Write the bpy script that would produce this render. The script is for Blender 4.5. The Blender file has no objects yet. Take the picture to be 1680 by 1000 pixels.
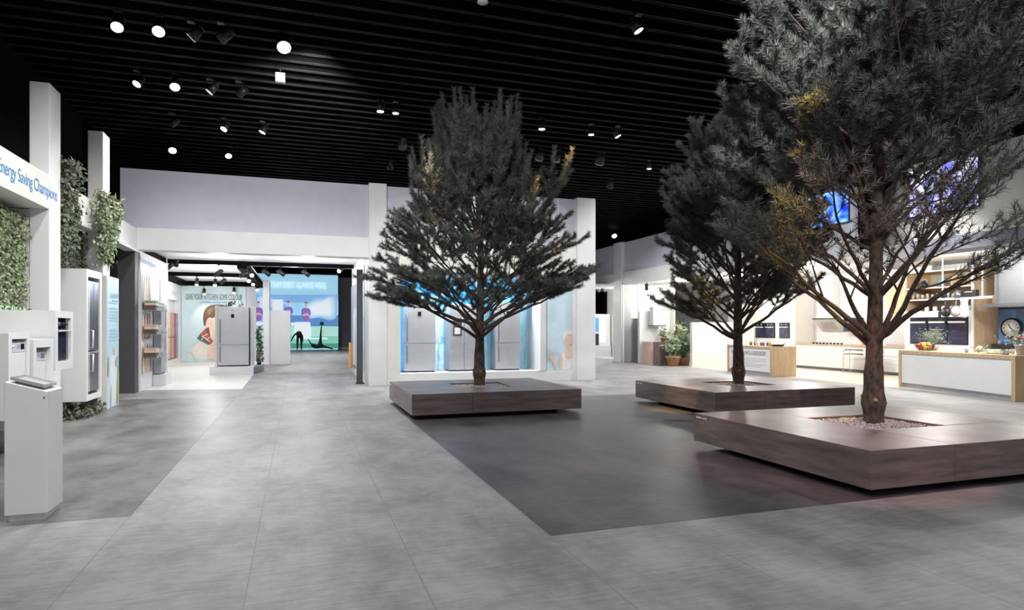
import bpy, bmesh, math, random
import numpy as np
from mathutils import Matrix, Vector

SC = bpy.context.scene
COL = SC.collection
PI = math.pi

# ------------------------------------------------------------------ camera, world, exposure
FPX, CX, HY, EYE = 1046.0, 840.0, 537.0, 1.5          # focal length in pixels of the 1680x1000 frame
YAW = math.atan(352.0 / FPX)
cam_d = bpy.data.cameras.new('camera')
cam_d.sensor_width = 36.0
cam_d.lens = FPX / 1680.0 * 36.0
cam_d.shift_y = (HY - 500.0) / 1680.0
cam_d.clip_end = 200
cam = bpy.data.objects.new('camera', cam_d)
COL.objects.link(cam)
cam.location = (0, 0, EYE)
cam.rotation_euler = (PI / 2, 0, -YAW)
SC.camera = cam

world = bpy.data.worlds.new('open_side_fill')
SC.world = world
world.use_nodes = True
bg = world.node_tree.nodes['Background']
bg.inputs[0].default_value = (0.93, 0.96, 1.0, 1)      # soft fill added through the side left open behind the camera
bg.inputs[1].default_value = 0.48

SC.view_settings.view_transform = 'Standard'
SC.view_settings.look = 'None'
SC.view_settings.gamma = 1.0
SC.view_settings.use_curve_mapping = False
SC.view_settings.exposure = 0.0


def light(name, kind, loc, energy, color=(1, 1, 1), aim=None, size=0.1, angle=120, blend=0.6, parent=None, size_y=None):
    d = bpy.data.lights.new(name, kind)
    d.energy = energy
    d.color = color
    if kind == 'AREA':
        d.size = size
        if size_y:
            d.shape = 'RECTANGLE'
            d.size_y = size_y
    else:
        d.shadow_soft_size = size
    if kind == 'SPOT':
        d.spot_size = math.radians(angle)
        d.spot_blend = blend
    o = bpy.data.objects.new(name, d)
    COL.objects.link(o)
    o.location = loc
    if aim is not None:
        o.rotation_euler = (Vector(aim) - Vector(loc)).to_track_quat('-Z', 'Y').to_euler()
    return o


# ceiling wash of the hall: rows of downlights over the aisles
HALL_Z = 5.9
for (x, y, e) in [(0.2, -3, 340), (5.5, -2.5, 260), (0.2, 2.6, 300), (-2.2, 5.0, 330), (-0.2, 9.0, 420), (-2.3, 9.6, 300),
                  (0.2, 13.6, 460), (-2.4, 14.0, 330), (4.6, 14.6, 430), (9.5, 15.5, 480), (10.5, 20.5, 800), (4.5, 1.2, 260),
                  (11.6, 11.5, 420), (11.0, 3.0, 220), (4.0, 22.0, 400), (0.5, 35.0, 2200)]:
    light('hall_downlight', 'SPOT', (x, y, HALL_Z), e, (1.0, 0.99, 0.975), (x, y, 0), 0.16, 150, 0.9)
# unseen spots added to brighten left wall, back wall, tree crowns, kitchen fronts
for (p, a, e, ang) in [((0.9, 8.0, 5.9), (-3.7, 10.0, 1.7), 800, 60), ((0.9, 11.6, 5.9), (-3.6, 13.2, 2.2), 700, 60), ((-0.6, 4.0, 5.9), (-2.6, 7.4, 0.8), 760, 64),
                       ((0.4, 10.8, 5.9), (-0.6, 16.6, 3.9), 520, 90), ((5.0, 14.0, 5.9), (5.0, 16.7, 3.2), 300, 100),
                       ((1.2, 5.2, 5.9), (3.2, 11.4, 3.4), 700, 50), ((3.0, 2.4, 5.9), (7.4, 10.0, 3.8), 1700, 40), ((2.4, 0.4, 5.9), (6.1, 5.4, 3.6), 800, 62),
                       ((9.8, 1.5, 5.9), (7.0, 5.6, 3.6), 220, 60),
                       ((10.6, 9.6, 5.9), (14.0, 10.6, .5), 1100, 50), ((10.6, 16.4, 5.9), (13.8, 17.0, .5), 700, 40)]:
    light('aimed_fill', 'SPOT', p, e, (1.0, 0.99, 0.97), a, 0.12, ang, 0.7)
# bare points without fixtures, added to brighten booths, kitchens and their ceilings
for (x, y, e, col) in [(-2.0, 19.4, 60, (1, .99, .96)), (-2.6, 23.5, 130, (1, .99, .96)), (-3.2, 27.5, 130, (1, .99, .96)),
                       (0.3, 19.5, 110, (.88, .93, 1)), (-0.2, 24.5, 130, (.93, .96, 1)), (15.4, 9.4, 210, (1, .96, .90)), (15.4, 12.0, 230, (1, .96, .90)),
                       (15.5, 16.4, 220, (1, .97, .93)), (15.4, 19.6, 200, (1, .97, .93)), (14.6, 22.6, 110, (1, .97, .92)),
                       (14.6, 27.0, 160, (1, .98, .95)), (11.0, 28.5, 160, (1, .98, .95))]:
    light('booth_fill', 'POINT', (x, y, 3.1), e, col, None, 0.12)

# ------------------------------------------------------------------ pixel helper (1680x1000 frame) -> place in the hall
SN, CS = math.sin(YAW), math.cos(YAW)


def ray(px, py):
    a = (px - CX) / FPX
    return (SN + CS * a, CS - SN * a, (HY - py) / FPX)


def AX(px, py, x):
    r = ray(px, py); t = x / r[0]
    return (x, r[1] * t, EYE + r[2] * t)


def AY(px, py, y):
    r = ray(px, py); t = y / r[1]
    return (r[0] * t, y, EYE + r[2] * t)


def AZ(px, py, z=0.0):
    r = ray(px, py); t = (z - EYE) / r[2]
    return (r[0] * t, r[1] * t, z)


# ------------------------------------------------------------------ materials
MATS = {}


def mat(name, color, rough=0.5, metal=0.0, emit=None, estr=1.0, noise=None, bump=0.0, trans=0.0, scale=(1, 1, 1), spec=None, alpha=1.0, coat=0.0):
    """noise = (scale, dark factor, light factor, detail)"""
    if name in MATS:
        return MATS[name]
    m = bpy.data.materials.new(name)
    m.use_nodes = True
    nt = m.node_tree
    b = nt.nodes['Principled BSDF']
    c = tuple(color) + (1,)
    b.inputs['Base Color'].default_value = c
    b.inputs['Roughness'].default_value = rough
    b.inputs['Metallic'].default_value = metal
    if spec is not None:
        b.inputs['Specular IOR Level'].default_value = spec
    if trans:
        b.inputs['Transmission Weight'].default_value = trans
    if coat:
        b.inputs['Coat Weight'].default_value = coat
    b.inputs['Alpha'].default_value = alpha
    if emit:
        b.inputs['Emission Color'].default_value = tuple(emit) + (1,)
        b.inputs['Emission Strength'].default_value = estr
    if noise or bump:
        tc = nt.nodes.new('ShaderNodeTexCoord')
        mp = nt.nodes.new('ShaderNodeMapping')
        mp.inputs['Scale'].default_value = scale
        nt.links.new(tc.outputs['Object'], mp.inputs['Vector'])
        n = nt.nodes.new('ShaderNodeTexNoise')
        sc, lo, hi, det = noise or (8, 1, 1, 4)
        n.inputs['Scale'].default_value = sc
        n.inputs['Detail'].default_value = det
        nt.links.new(mp.outputs[0], n.inputs['Vector'])
        if noise:
            r = nt.nodes.new('ShaderNodeValToRGB')
            r.color_ramp.elements[0].position = 0.3
            r.color_ramp.elements[1].position = 0.7
            r.color_ramp.elements[0].color = tuple(min(1, v * lo) for v in color) + (1,)
            r.color_ramp.elements[1].color = tuple(min(1, v * hi) for v in color) + (1,)
            nt.links.new(n.outputs['Fac'], r.inputs[0])
            nt.links.new(r.outputs[0], b.inputs['Base Color'])
        if bump:
            bp = nt.nodes.new('ShaderNodeBump')
            bp.inputs['Strength'].default_value = bump
            bp.inputs['Distance'].default_value = 0.02
            nt.links.new(n.outputs['Fac'], bp.inputs['Height'])
            nt.links.new(bp.outputs[0], b.inputs['Normal'])
    MATS[name] = m
    return m


def floor_mat(name, color, rough, seams_x, seams_y, lo=0.78, hi=1.18, seamdark=0.7):
    """large concrete-look tiles: cloudy mottling and thin joints at given world x / y"""
    m = bpy.data.materials.new(name)
    m.use_nodes = True
    nt = m.node_tree
    N, L = nt.nodes, nt.links
    b = N['Principled BSDF']
    tc = N.new('ShaderNodeTexCoord')
    mp = N.new('ShaderNodeMapping'); mp.inputs['Scale'].default_value = (1, 0.55, 1)
    L.new(tc.outputs['Object'], mp.inputs[0])
    n1 = N.new('ShaderNodeTexNoise'); n1.inputs['Scale'].default_value = 1.6; n1.inputs['Detail'].default_value = 8; n1.inputs['Roughness'].default_value = 0.68
    mp2 = N.new('ShaderNodeMapping'); mp2.inputs['Scale'].default_value = (2.0, 14, 1)
    L.new(tc.outputs['Object'], mp2.inputs[0])
    n2 = N.new('ShaderNodeTexNoise'); n2.inputs['Scale'].default_value = 2.2; n2.inputs['Detail'].default_value = 6
    L.new(mp.outputs[0], n1.inputs['Vector']); L.new(mp2.outputs[0], n2.inputs['Vector'])
    ad = N.new('ShaderNodeMath'); ad.operation = 'MULTIPLY_ADD'; ad.inputs[1].default_value = 0.35
    L.new(n2.outputs['Fac'], ad.inputs[0]); L.new(n1.outputs['Fac'], ad.inputs[2])
    r = N.new('ShaderNodeValToRGB')
    r.color_ramp.elements[0].position = 0.52; r.color_ramp.elements[1].position = 0.82
    r.color_ramp.elements[0].color = tuple(v * lo for v in color) + (1,)
    r.color_ramp.elements[1].color = tuple(min(1, v * hi) for v in color) + (1,)
    L.new(ad.outputs[0], r.inputs[0])
    sep = N.new('ShaderNodeSeparateXYZ'); L.new(tc.outputs['Object'], sep.inputs[0])
    last = None
    for axis, vals in ((0, seams_x), (1, seams_y)):
        for v in vals:
            c = N.new('ShaderNodeMath'); c.operation = 'COMPARE'
            c.inputs[1].default_value = v; c.inputs[2].default_value = 0.0035
            L.new(sep.outputs[axis], c.inputs[0])
            if last is None:
                last = c
            else:
                mx = N.new('ShaderNodeMath'); mx.operation = 'MAXIMUM'
                L.new(last.outputs[0], mx.inputs[0]); L.new(c.outputs[0], mx.inputs[1]); last = mx
    if last is not None:
        mixn = N.new('ShaderNodeMix'); mixn.data_type = 'RGBA'
        L.new(last.outputs[0], mixn.inputs[0]); L.new(r.outputs[0], mixn.inputs[6])
        mixn.inputs[7].default_value = tuple(v * seamdark for v in color) + (1,)
        L.new(mixn.outputs[2], b.inputs['Base Color'])
    else:
        L.new(r.outputs[0], b.inputs['Base Color'])
    rr = N.new('ShaderNodeMapRange'); rr.inputs['To Min'].default_value = rough - 0.06; rr.inputs['To Max'].default_value = rough + 0.1
    L.new(n1.outputs['Fac'], rr.inputs[0]); L.new(rr.outputs[0], b.inputs['Roughness'])
    b.inputs['Specular IOR Level'].default_value = 0.5
    MATS[name] = m
    return m


def wood_mat(name, c1, c2, scale=(1, 1, 12), rough=0.45, wscale=1.5):
    m = bpy.data.materials.new(name)
    m.use_nodes = True
    nt = m.node_tree; N, L = nt.nodes, nt.links
    b = N['Principled BSDF']; b.inputs['Roughness'].default_value = rough
    tc = N.new('ShaderNodeTexCoord'); mp = N.new('ShaderNodeMapping'); mp.inputs['Scale'].default_value = scale
    L.new(tc.outputs['Object'], mp.inputs[0])
    n = N.new('ShaderNodeTexNoise'); n.inputs['Scale'].default_value = wscale; n.inputs['Detail'].default_value = 9; n.inputs['Roughness'].default_value = 0.62
    L.new(mp.outputs[0], n.inputs['Vector'])
    r = N.new('ShaderNodeValToRGB')
    r.color_ramp.elements[0].position = 0.33; r.color_ramp.elements[1].position = 0.68
    r.color_ramp.elements[0].color = tuple(c1) + (1,); r.color_ramp.elements[1].color = tuple(c2) + (1,)
    L.new(n.outputs['Fac'], r.inputs[0]); L.new(r.outputs[0], b.inputs['Base Color'])
    MATS[name] = m
    return m


WHITE = mat('white_laminate', (0.76, 0.76, 0.77), 0.45, noise=(3, 0.98, 1.02, 2))
CREAM = mat('cream_laminate', (0.76, 0.75, 0.70), 0.45, noise=(3, 0.98, 1.02, 2))
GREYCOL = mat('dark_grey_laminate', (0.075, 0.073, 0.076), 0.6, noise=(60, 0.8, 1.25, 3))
GREYPANEL = mat('grey_violet_panel', (0.24, 0.24, 0.29), 0.6, noise=(20, 0.93, 1.07, 3))
LILAC = mat('pale_lilac_panel', (0.58, 0.59, 0.68), 0.55, noise=(4, 0.97, 1.03, 3))
BLACK = mat('black_paint', (0.004, 0.004, 0.0045), 0.9, noise=(5, 0.8, 1.2, 2), spec=0.05)
SLAT = mat('black_baffle', (0.004, 0.004, 0.0045), 0.8, noise=(5, 0.8, 1.2, 2), spec=0.08)
SLATEDGE = mat('baffle_edge', (0.034, 0.033, 0.034), 0.6, noise=(2.5, 0.5, 1.5, 4), spec=0.1)
BLACKM = mat('black_metal', (0.012, 0.012, 0.013), 0.45, 0.0, noise=(20, 0.9, 1.1, 2))
STEEL = mat('brushed_steel', (0.64, 0.64, 0.67), 0.36, 0.55, noise=(6, 0.92, 1.08, 4), scale=(1, 1, 40))
STEELD = mat('dark_steel', (0.17, 0.175, 0.19), 0.32, 0.8, noise=(6, 0.92, 1.08, 4), scale=(1, 1, 40))
GREYSTEEL = mat('grey_appliance', (0.46, 0.46, 0.50), 0.42, 0.4, noise=(6, 0.95, 1.05, 3))
CHROME = mat('chrome', (0.75, 0.75, 0.77), 0.15, 1.0, noise=(5, 0.97, 1.03, 2))
BLACKGLASS = mat('black_glass', (0.012, 0.012, 0.02), 0.06, noise=(3, 0.9, 1.1, 2), coat=0.4)
OVENGLASS = mat('oven_glass', (0.03, 0.035, 0.07), 0.1, noise=(3, 0.6, 1.6, 2), coat=0.4)
DARK = mat('dark_matte', (0.01, 0.01, 0.01), 0.8, noise=(5, 0.9, 1.1, 2))  # near-black finish of plinths, pit liners and ivy backings
BLUETXT = mat('blue_lettering', (0.05, 0.25, 0.55), 0.5, noise=(4, 0.95, 1.05, 2))
GREYTXT = mat('slate_lettering', (0.08, 0.11, 0.12), 0.6, noise=(4, 0.95, 1.05, 2))
WHITETXT = mat('white_lettering', (0.85, 0.88, 0.9), 0.5, noise=(4, 0.98, 1.02, 2))
LGREEN = mat('pale_green_lettering', (0.42, 0.8, 0.45), 0.5, noise=(4, 0.95, 1.05, 2))
PLANTER = wood_mat('dark_wood_grain_laminate', (0.11, 0.088, 0.084), (0.25, 0.20, 0.188), (1, 1, 9), 0.4)
PLANTTOP = wood_mat('dark_wood_top', (0.085, 0.068, 0.062), (0.16, 0.13, 0.118), (5, 1, 1), 0.26)
OAK = wood_mat('light_oak', (0.46, 0.32, 0.185), (0.60, 0.44, 0.28), (8, 8, 1), 0.5)
PEBBLE = mat('white_gravel', (0.55, 0.50, 0.50), 0.8, noise=(30, 0.6, 1.3, 3))
BARK = mat('pine_bark', (0.088, 0.064, 0.048), 0.9, noise=(26, 0.3, 1.75, 8), bump=1.0, scale=(1, 1, 0.45))
BARKB = mat('branch_bark', (0.085, 0.062, 0.05), 0.9, noise=(30, 0.5, 1.5, 5))
CUTWOOD = mat('cut_wood', (0.36, 0.24, 0.11), 0.8, noise=(30, 0.7, 1.2, 3))
LENS = mat('lit_lamp_lens', (1, 1, 1), 0.3, emit=(1, 0.98, 0.95), estr=14)
LENSW = mat('warm_lamp_lens', (1, 0.8, 0.6), 0.3, emit=(1, 0.66, 0.45), estr=3.0)
LENSR = mat('rose_lamp_lens', (1, 0.6, 0.6), 0.3, emit=(1, 0.50, 0.46), estr=3.2)
LENSD = mat('dim_lamp_lens', (0.8, 0.85, 0.8), 0.3, emit=(0.8, 0.9, 0.85), estr=0.7)
LENSOFF = mat('unlit_lamp_lens', (0.25, 0.25, 0.27), 0.25, noise=(5, 0.9, 1.1, 2))


def needle_mat():
    m = bpy.data.materials.new('pine_needles')
    m.use_nodes = True
    nt = m.node_tree; N, L = nt.nodes, nt.links
    b = N['Principled BSDF']; b.inputs['Roughness'].default_value = 0.55
    b.inputs['Specular IOR Level'].default_value = 0.35
    tc = N.new('ShaderNodeTexCoord')
    n = N.new('ShaderNodeTexNoise'); n.inputs['Scale'].default_value = 3.5; n.inputs['Detail'].default_value = 6
    L.new(tc.outputs['Object'], n.inputs['Vector'])
    r = N.new('ShaderNodeValToRGB')
    r.color_ramp.elements[0].position = 0.3; r.color_ramp.elements[1].position = 0.72
    r.color_ramp.elements[0].color = (0.075, 0.082, 0.074, 1)
    r.color_ramp.elements[1].color = (0.20, 0.212, 0.195, 1)
    L.new(n.outputs['Fac'], r.inputs[0]); L.new(r.outputs[0], b.inputs['Base Color'])
    return m


NEEDLE = needle_mat()


def leaf_mat(name, c1, c2):
    m = bpy.data.materials.new(name)
    m.use_nodes = True
    nt = m.node_tree; N, L = nt.nodes, nt.links
    b = N['Principled BSDF']; b.inputs['Roughness'].default_value = 0.45
    tc = N.new('ShaderNodeTexCoord')
    n = N.new('ShaderNodeTexNoise'); n.inputs['Scale'].default_value = 14; n.inputs['Detail'].default_value = 5
    L.new(tc.outputs['Object'], n.inputs['Vector'])
    r = N.new('ShaderNodeValToRGB')
    r.color_ramp.elements[0].position = 0.35; r.color_ramp.elements[1].position = 0.68
    r.color_ramp.elements[0].color = tuple(c1) + (1,); r.color_ramp.elements[1].color = tuple(c2) + (1,)
    L.new(n.outputs['Fac'], r.inputs[0]); L.new(r.outputs[0], b.inputs['Base Color'])
    return m


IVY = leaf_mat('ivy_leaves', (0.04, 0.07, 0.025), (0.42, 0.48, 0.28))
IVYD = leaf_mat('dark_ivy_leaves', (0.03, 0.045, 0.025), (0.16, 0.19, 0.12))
POTLEAF = leaf_mat('pot_plant_leaves', (0.07, 0.13, 0.06), (0.38, 0.46, 0.32))
HERB = leaf_mat('herb_leaves', (0.14, 0.2, 0.12), (0.42, 0.48, 0.36))

# ------------------------------------------------------------------ object helpers
INV = {}


def put(o, **kw):
    for k, v in kw.items():
        if v is not None:
            o[k] = v
    return o


def thing(name, label, cat, loc=(0, 0, 0), rotz=0.0, group=None):
    o = bpy.data.objects.new(name, None)
    o.empty_display_size = 0.1
    COL.objects.link(o)
    o.location = loc
    o.rotation_euler = (0, 0, rotz)
    put(o, label=label, category=cat, group=group)
    INV[o.name] = (Matrix.Translation(loc) @ Matrix.Rotation(rotz, 4, 'Z')).inverted()
    return o


class MB:
    """collects shapes in world coordinates and links them as one mesh"""

    def __init__(self):
        self.v, self.f, self.m, self.s = [], [], [], []

    def add(self, vs, fs, mi=0, smooth=False):
        n = len(self.v)
        self.v += [tuple(p) for p in vs]
        for f in fs:
            self.f.append(tuple(i + n for i in f)); self.m.append(mi); self.s.append(smooth)
        return self

    def box(self, x0, x1, y0, y1, z0, z1, mi=0):
        x0, x1 = min(x0, x1), max(x0, x1); y0, y1 = min(y0, y1), max(y0, y1); z0, z1 = min(z0, z1), max(z0, z1)
        vs = [(x0, y0, z0), (x1, y0, z0), (x1, y1, z0), (x0, y1, z0), (x0, y0, z1), (x1, y0, z1), (x1, y1, z1), (x0, y1, z1)]
        return self.add(vs, [(0, 3, 2, 1), (4, 5, 6, 7), (0, 1, 5, 4), (1, 2, 6, 5), (2, 3, 7, 6), (3, 0, 4, 7)], mi)

    def prism(self, poly, z0, z1, mi=0):
        n = len(poly)
        vs = [(x, y, z0) for x, y in poly] + [(x, y, z1) for x, y in poly]
        fs = [tuple(range(n))[::-1], tuple(range(n, 2 * n))] + [(i, (i + 1) % n, n + (i + 1) % n, n + i) for i in range(n)]
        return self.add(vs, fs, mi)

    def slab(self, pts, nrm, th, mi=0):
        """flat polygon of 3-D points given a thickness along nrm"""
        n = len(pts); d = Vector(nrm) * th
        vs = [Vector(p) for p in pts] + [Vector(p) + d for p in pts]
        fs = [tuple(range(n))[::-1], tuple(range(n, 2 * n))] + [(i, (i + 1) % n, n + (i + 1) % n, n + i) for i in range(n)]
        return self.add(vs, fs, mi)

    def tube(self, pts, rad, n=8, mi=0, cap=True, smooth=True):
        pts = [Vector(p) for p in pts]
        if not hasattr(rad, '__len__'):
            rad = [rad] * len(pts)
        vs, fs = [], []
        up = None
        for i, p in enumerate(pts):
            t = (pts[min(i + 1, len(pts) - 1)] - pts[max(i - 1, 0)]).normalized()
            if up is None:
                up = Vector((0, 0, 1)) if abs(t.z) < 0.9 else Vector((1, 0, 0))
            a = (up - t * up.dot(t)).normalized(); up = a
            b = t.cross(a)
            for k in range(n):
                w = 2 * PI * k / n
                vs.append(p + (a * math.cos(w) + b * math.sin(w)) * rad[i])
        for i in range(len(pts) - 1):
            for k in range(n):
                fs.append((i * n + k, i * n + (k + 1) % n, (i + 1) * n + (k + 1) % n, (i + 1) * n + k))
        if cap:
            fs.append(tuple(range(n))[::-1]); fs.append(tuple(range((len(pts) - 1) * n, len(pts) * n)))
        return self.add(vs, fs, mi, smooth)

    def cyl(self, p0, p1, r0, r1=None, n=16, mi=0, smooth=True):
        return self.tube([p0, p1], [r0, r0 if r1 is None else r1], n, mi, True, smooth)

    def lathe(self, c, prof, n=16, mi=0, smooth=True):
        """prof = [(r, z)...] around a vertical axis at c"""
        vs, fs = [], []
        for r, z in prof:
            for k in range(n):
                w = 2 * PI * k / n
                vs.append((c[0] + r * math.cos(w), c[1] + r * math.sin(w), c[2] + z))
        for i in range(len(prof) - 1):
            for k in range(n):
                fs.append((i * n + k, i * n + (k + 1) % n, (i + 1) * n + (k + 1) % n, (i + 1) * n + k))
        if prof[0][0] > 1e-4:
            fs.append(tuple(range(n))[::-1])
        if prof[-1][0] > 1e-4:
            fs.append(tuple(range((len(prof) - 1) * n, len(prof) * n)))
        return self.add(vs, fs, mi, smooth)

    def ball(self, c, r, n=10, m=7, mi=0, sc=(1, 1, 1)):
        vs, fs = [], []
        for i in range(m + 1):
            a = PI * i / m
            for k in range(n):
                w = 2 * PI * k / n
                vs.append((c[0] + r * sc[0] * math.sin(a) * math.cos(w), c[1] + r * sc[1] * math.sin(a) * math.sin(w), c[2] - r * sc[2] * math.cos(a)))
        for i in range(m):
            for k in range(n):
                fs.append((i * n + k, i * n + (k + 1) % n, (i + 1) * n + (k + 1) % n, (i + 1) * n + k))
        return self.add(vs, fs, mi, True)

    def build(self, name, mats, parent=None, bev=0.0, **props):
        me = bpy.data.meshes.new(name)
        me.from_pydata(self.v, [], self.f)
        if not isinstance(mats, (list, tuple)):
            mats = [mats]
        for m in mats:
            me.materials.append(m)
        me.polygons.foreach_set('material_index', self.m)
        me.polygons.foreach_set('use_smooth', self.s)
        o = bpy.data.objects.new(name, me)
        COL.objects.link(o)
        if parent is not None:
            inv = INV[parent.name]
            me.transform(inv)
            o.parent = parent
            INV[o.name] = inv
        else:
            INV[o.name] = Matrix.Identity(4)
        me.update()
        if bev:
            md = o.modifiers.new('bevel', 'BEVEL'); md.width = bev; md.segments = 2; md.limit_method = 'ANGLE'
        put(o, **props)
        return o


def struct(name, mb, m, **kw):
    return mb.build(name, m, None, kind='structure', **kw)


def solo(name, mb, m, label, cat, group=None, bev=0.0, kind=None):
    return mb.build(name, m, None, bev, label=label, category=cat, group=group, kind=kind)


def dup(root, loc=None, rotz=None, label=None):
    r = root.copy(); COL.objects.link(r)
    if loc is not None:
        r.location = loc
    if rotz is not None:
        r.rotation_euler = (0, 0, rotz)
    if label:
        r['label'] = label
    for ch in list(root.children):
        c = ch.copy(); COL.objects.link(c); c.parent = r
        for g in list(ch.children):
            d = g.copy(); COL.objects.link(d); d.parent = c
    return r


def text(name, s, origin, u, width, height, m, parent=None, depth=0.004, xs=None, spacing=1.0, label=None):
    """lettering whose lower-left corner is at origin, running along u, standing up z; fitted to width x height"""
    cu = bpy.data.curves.new('lettering_curve', 'FONT')
    cu.body = s
    cu.space_character = spacing
    ob = bpy.data.objects.new('lettering_curve', cu)
    COL.objects.link(ob)
    dg = bpy.context.evaluated_depsgraph_get()
    me0 = bpy.data.meshes.new_from_object(ob.evaluated_get(dg))
    bpy.data.objects.remove(ob)
    vs = [Vector(v.co) for v in me0.vertices]
    fs = [tuple(p.vertices) for p in me0.polygons]
    bpy.data.meshes.remove(me0)
    x0 = min(v.x for v in vs); x1 = max(v.x for v in vs); y0 = min(v.y for v in vs); y1 = max(v.y for v in vs)
    u = Vector(u).normalized(); z = Vector((0, 0, 1)); n = u.cross(z)
    O = Vector(origin)
    mb = MB()
    pts = [O + u * ((v.x - x0) / (x1 - x0) * width) + z * ((v.y - y0) / (y1 - y0) * height) + n * depth for v in vs]
    mb.add(pts, fs)
    return mb.build(name, m, parent, label=label)


def ell(cx, cy, rx, ry, n=20, a0=0, a1=360):
    return [(cx + rx * math.cos(math.radians(a0 + (a1 - a0) * i / n)), cy + ry * math.sin(math.radians(a0 + (a1 - a0) * i / n))) for i in range(n if a1 - a0 == 360 else n + 1)]


def smooth_poly(p, it=2):
    for _ in range(it):
        q = []
        for i in range(len(p)):
            a, b = p[i], p[(i + 1) % len(p)]
            q.append((a[0] * .75 + b[0] * .25, a[1] * .75 + b[1] * .25)); q.append((a[0] * .25 + b[0] * .75, a[1] * .25 + b[1] * .75))
        p = q
    return p


def picture(name, origin, u, shapes, mats, parent=None, off=0.004, step=0.0025, label=None):
    """printed picture: flat shapes [(material index, [(along u, up z) metres])] layered on a board"""
    u = Vector(u).normalized(); z = Vector((0, 0, 1)); n = u.cross(z); O = Vector(origin)
    mb = MB()
    for i, (mi, poly) in enumerate(shapes):
        pts = [O + u * a + z * b + n * (off + step * i) for a, b in poly]
        ar = sum(poly[k][0] * poly[(k + 1) % len(poly)][1] - poly[(k + 1) % len(poly)][0] * poly[k][1] for k in range(len(poly)))
        if ar < 0:
            pts = pts[::-1]
        mb.add(pts, [tuple(range(len(pts)))], mi)
    return mb.build(name, mats, parent, label=label)


UX = (1, 0, 0)      # on a wall facing -Y
UYP = (0, 1, 0)     # on a wall facing +X
UYM = (0, -1, 0)    # on a wall facing -X
rnd = random.Random(7)

# ================================================================== THE SETTING
SX = [-1.262, -0.275, 0.7, 1.72, 2.7, 3.68, 4.66, 6.62, 8.58, 10.54]
SY = [2.3, 8.0, 15.8]
FLOOR = floor_mat('grey_concrete_tile', (0.29, 0.287, 0.287), 0.48, SX, SY, 0.68, 1.3)
INLAY = floor_mat('dark_concrete_tile', (0.085, 0.079, 0.081), 0.4, SX, SY, 0.55, 1.6)
INLAYL = floor_mat('mid_concrete_tile', (0.145, 0.143, 0.141), 0.42, SX, SY, 0.5, 1.55)
WFLOOR = floor_mat('white_vinyl_floor', (0.72, 0.71, 0.68), 0.55, [], [], 0.98, 1.02)
KFLOOR = wood_mat('pale_plank_floor', (0.60, 0.52, 0.43), (0.74, 0.67, 0.58), (1, 6, 1), 0.35)

struct('floor', MB().box(-9, 26, -8, 58, -0.1, 0), FLOOR)
struct('floor_inlay_right', MB().box(1.73, 9.9, 4.27, 12.75, 0, 0.002), INLAY)
struct('floor_inlay_left', MB().box(-5.2, -1.262, 5.78, 15.15, 0, 0.002), INLAYL)
struct('floor_booth', MB().prism([(-5.2, 17.25), (-3.5, 17.25), (-1.28, 16.75), (-1.4, 30.7), (-5.2, 30.7)], 0, 0.006), WFLOOR)
struct('floor_kitchen', MB().box(14.1, 20, 6, 30, 0, 0.003), KFLOOR)

# slatted black ceiling
struct('ceiling', MB().box(-9, 26, -8, 58, 6.42, 6.5), BLACK)
mb = MB()
y = -1.15
while y < 57:
    mb.box(-4.55, 25.5, y, y + 0.06, 6.2, 6.40, 0)
    mb.box(-4.55, 25.5, y - 0.004, y + 0.012, 6.185, 6.2, 1)
    mb.box(-4.55, 25.5, y + 0.048, y + 0.064, 6.185, 6.2, 1)
    y += 0.383
struct('ceiling_slats', mb, [SLAT, SLATEDGE])
struct('wall_left', MB().box(-4.8, -4.56, -8, 16.6, 0, 6.5), BLACK)
struct('wall_left_rear', MB().box(-5.5, -5.3, 16.6, 56, 0, 6.5), BLACK)
struct('wall_far', MB().box(-9, 26, 56, 56.2, 0, 6.5), BLACK)
struct('wall_right', MB().box(20.5, 20.7, -8, 56, 0, 6.5), BLACK)

# ---- back exhibition wall (faces the aisle), Y = 16.6
def column(label, x0, x1, y0, y1, z1, m=WHITE, z0=0.0):
    return solo('column', MB().box(x0, x1, y0, y1, z0, z1), m, label, 'column', 'columns of the exhibition frame', 0.006)


def beam(label, x0, x1, y0, y1, z0, z1, m=WHITE, build=True):
    return solo('beam', MB().box(x0, x1, y0, y1, z0, z1), m, label, 'beam', 'beams of the exhibition frame', 0.006)


column('white square column between the colour booth opening and the blue fridge niche', 1.73, 2.18, 16.60, 17.05, 5.2)
column('white column at the right end of the fridge niche wall', 7.55, 8.12, 16.60, 17.1, 5.2)
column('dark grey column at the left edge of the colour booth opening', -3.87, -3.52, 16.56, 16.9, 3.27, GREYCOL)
beam('long white beam across the top of the colour booth opening', -3.48, 1.73, 16.55, 16.95, 3.28, 3.79)
beam('white beam above the blue fridge niche behind the tree', 2.18, 7.55, 16.62, 17.0, 2.98, 3.79, CREAM)
struct('wall_back', MB().box(-3.86, 1.73, 16.75, 16.9, 3.79, 5.17), LILAC)
struct('wall_back_upper', MB().box(2.18, 7.55, 16.75, 16.9, 3.79, 5.17), LILAC)
struct('trim_panel', MB().box(7.0, 7.04, 16.73, 16.75, 3.79, 5.17), WHITE)
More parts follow.
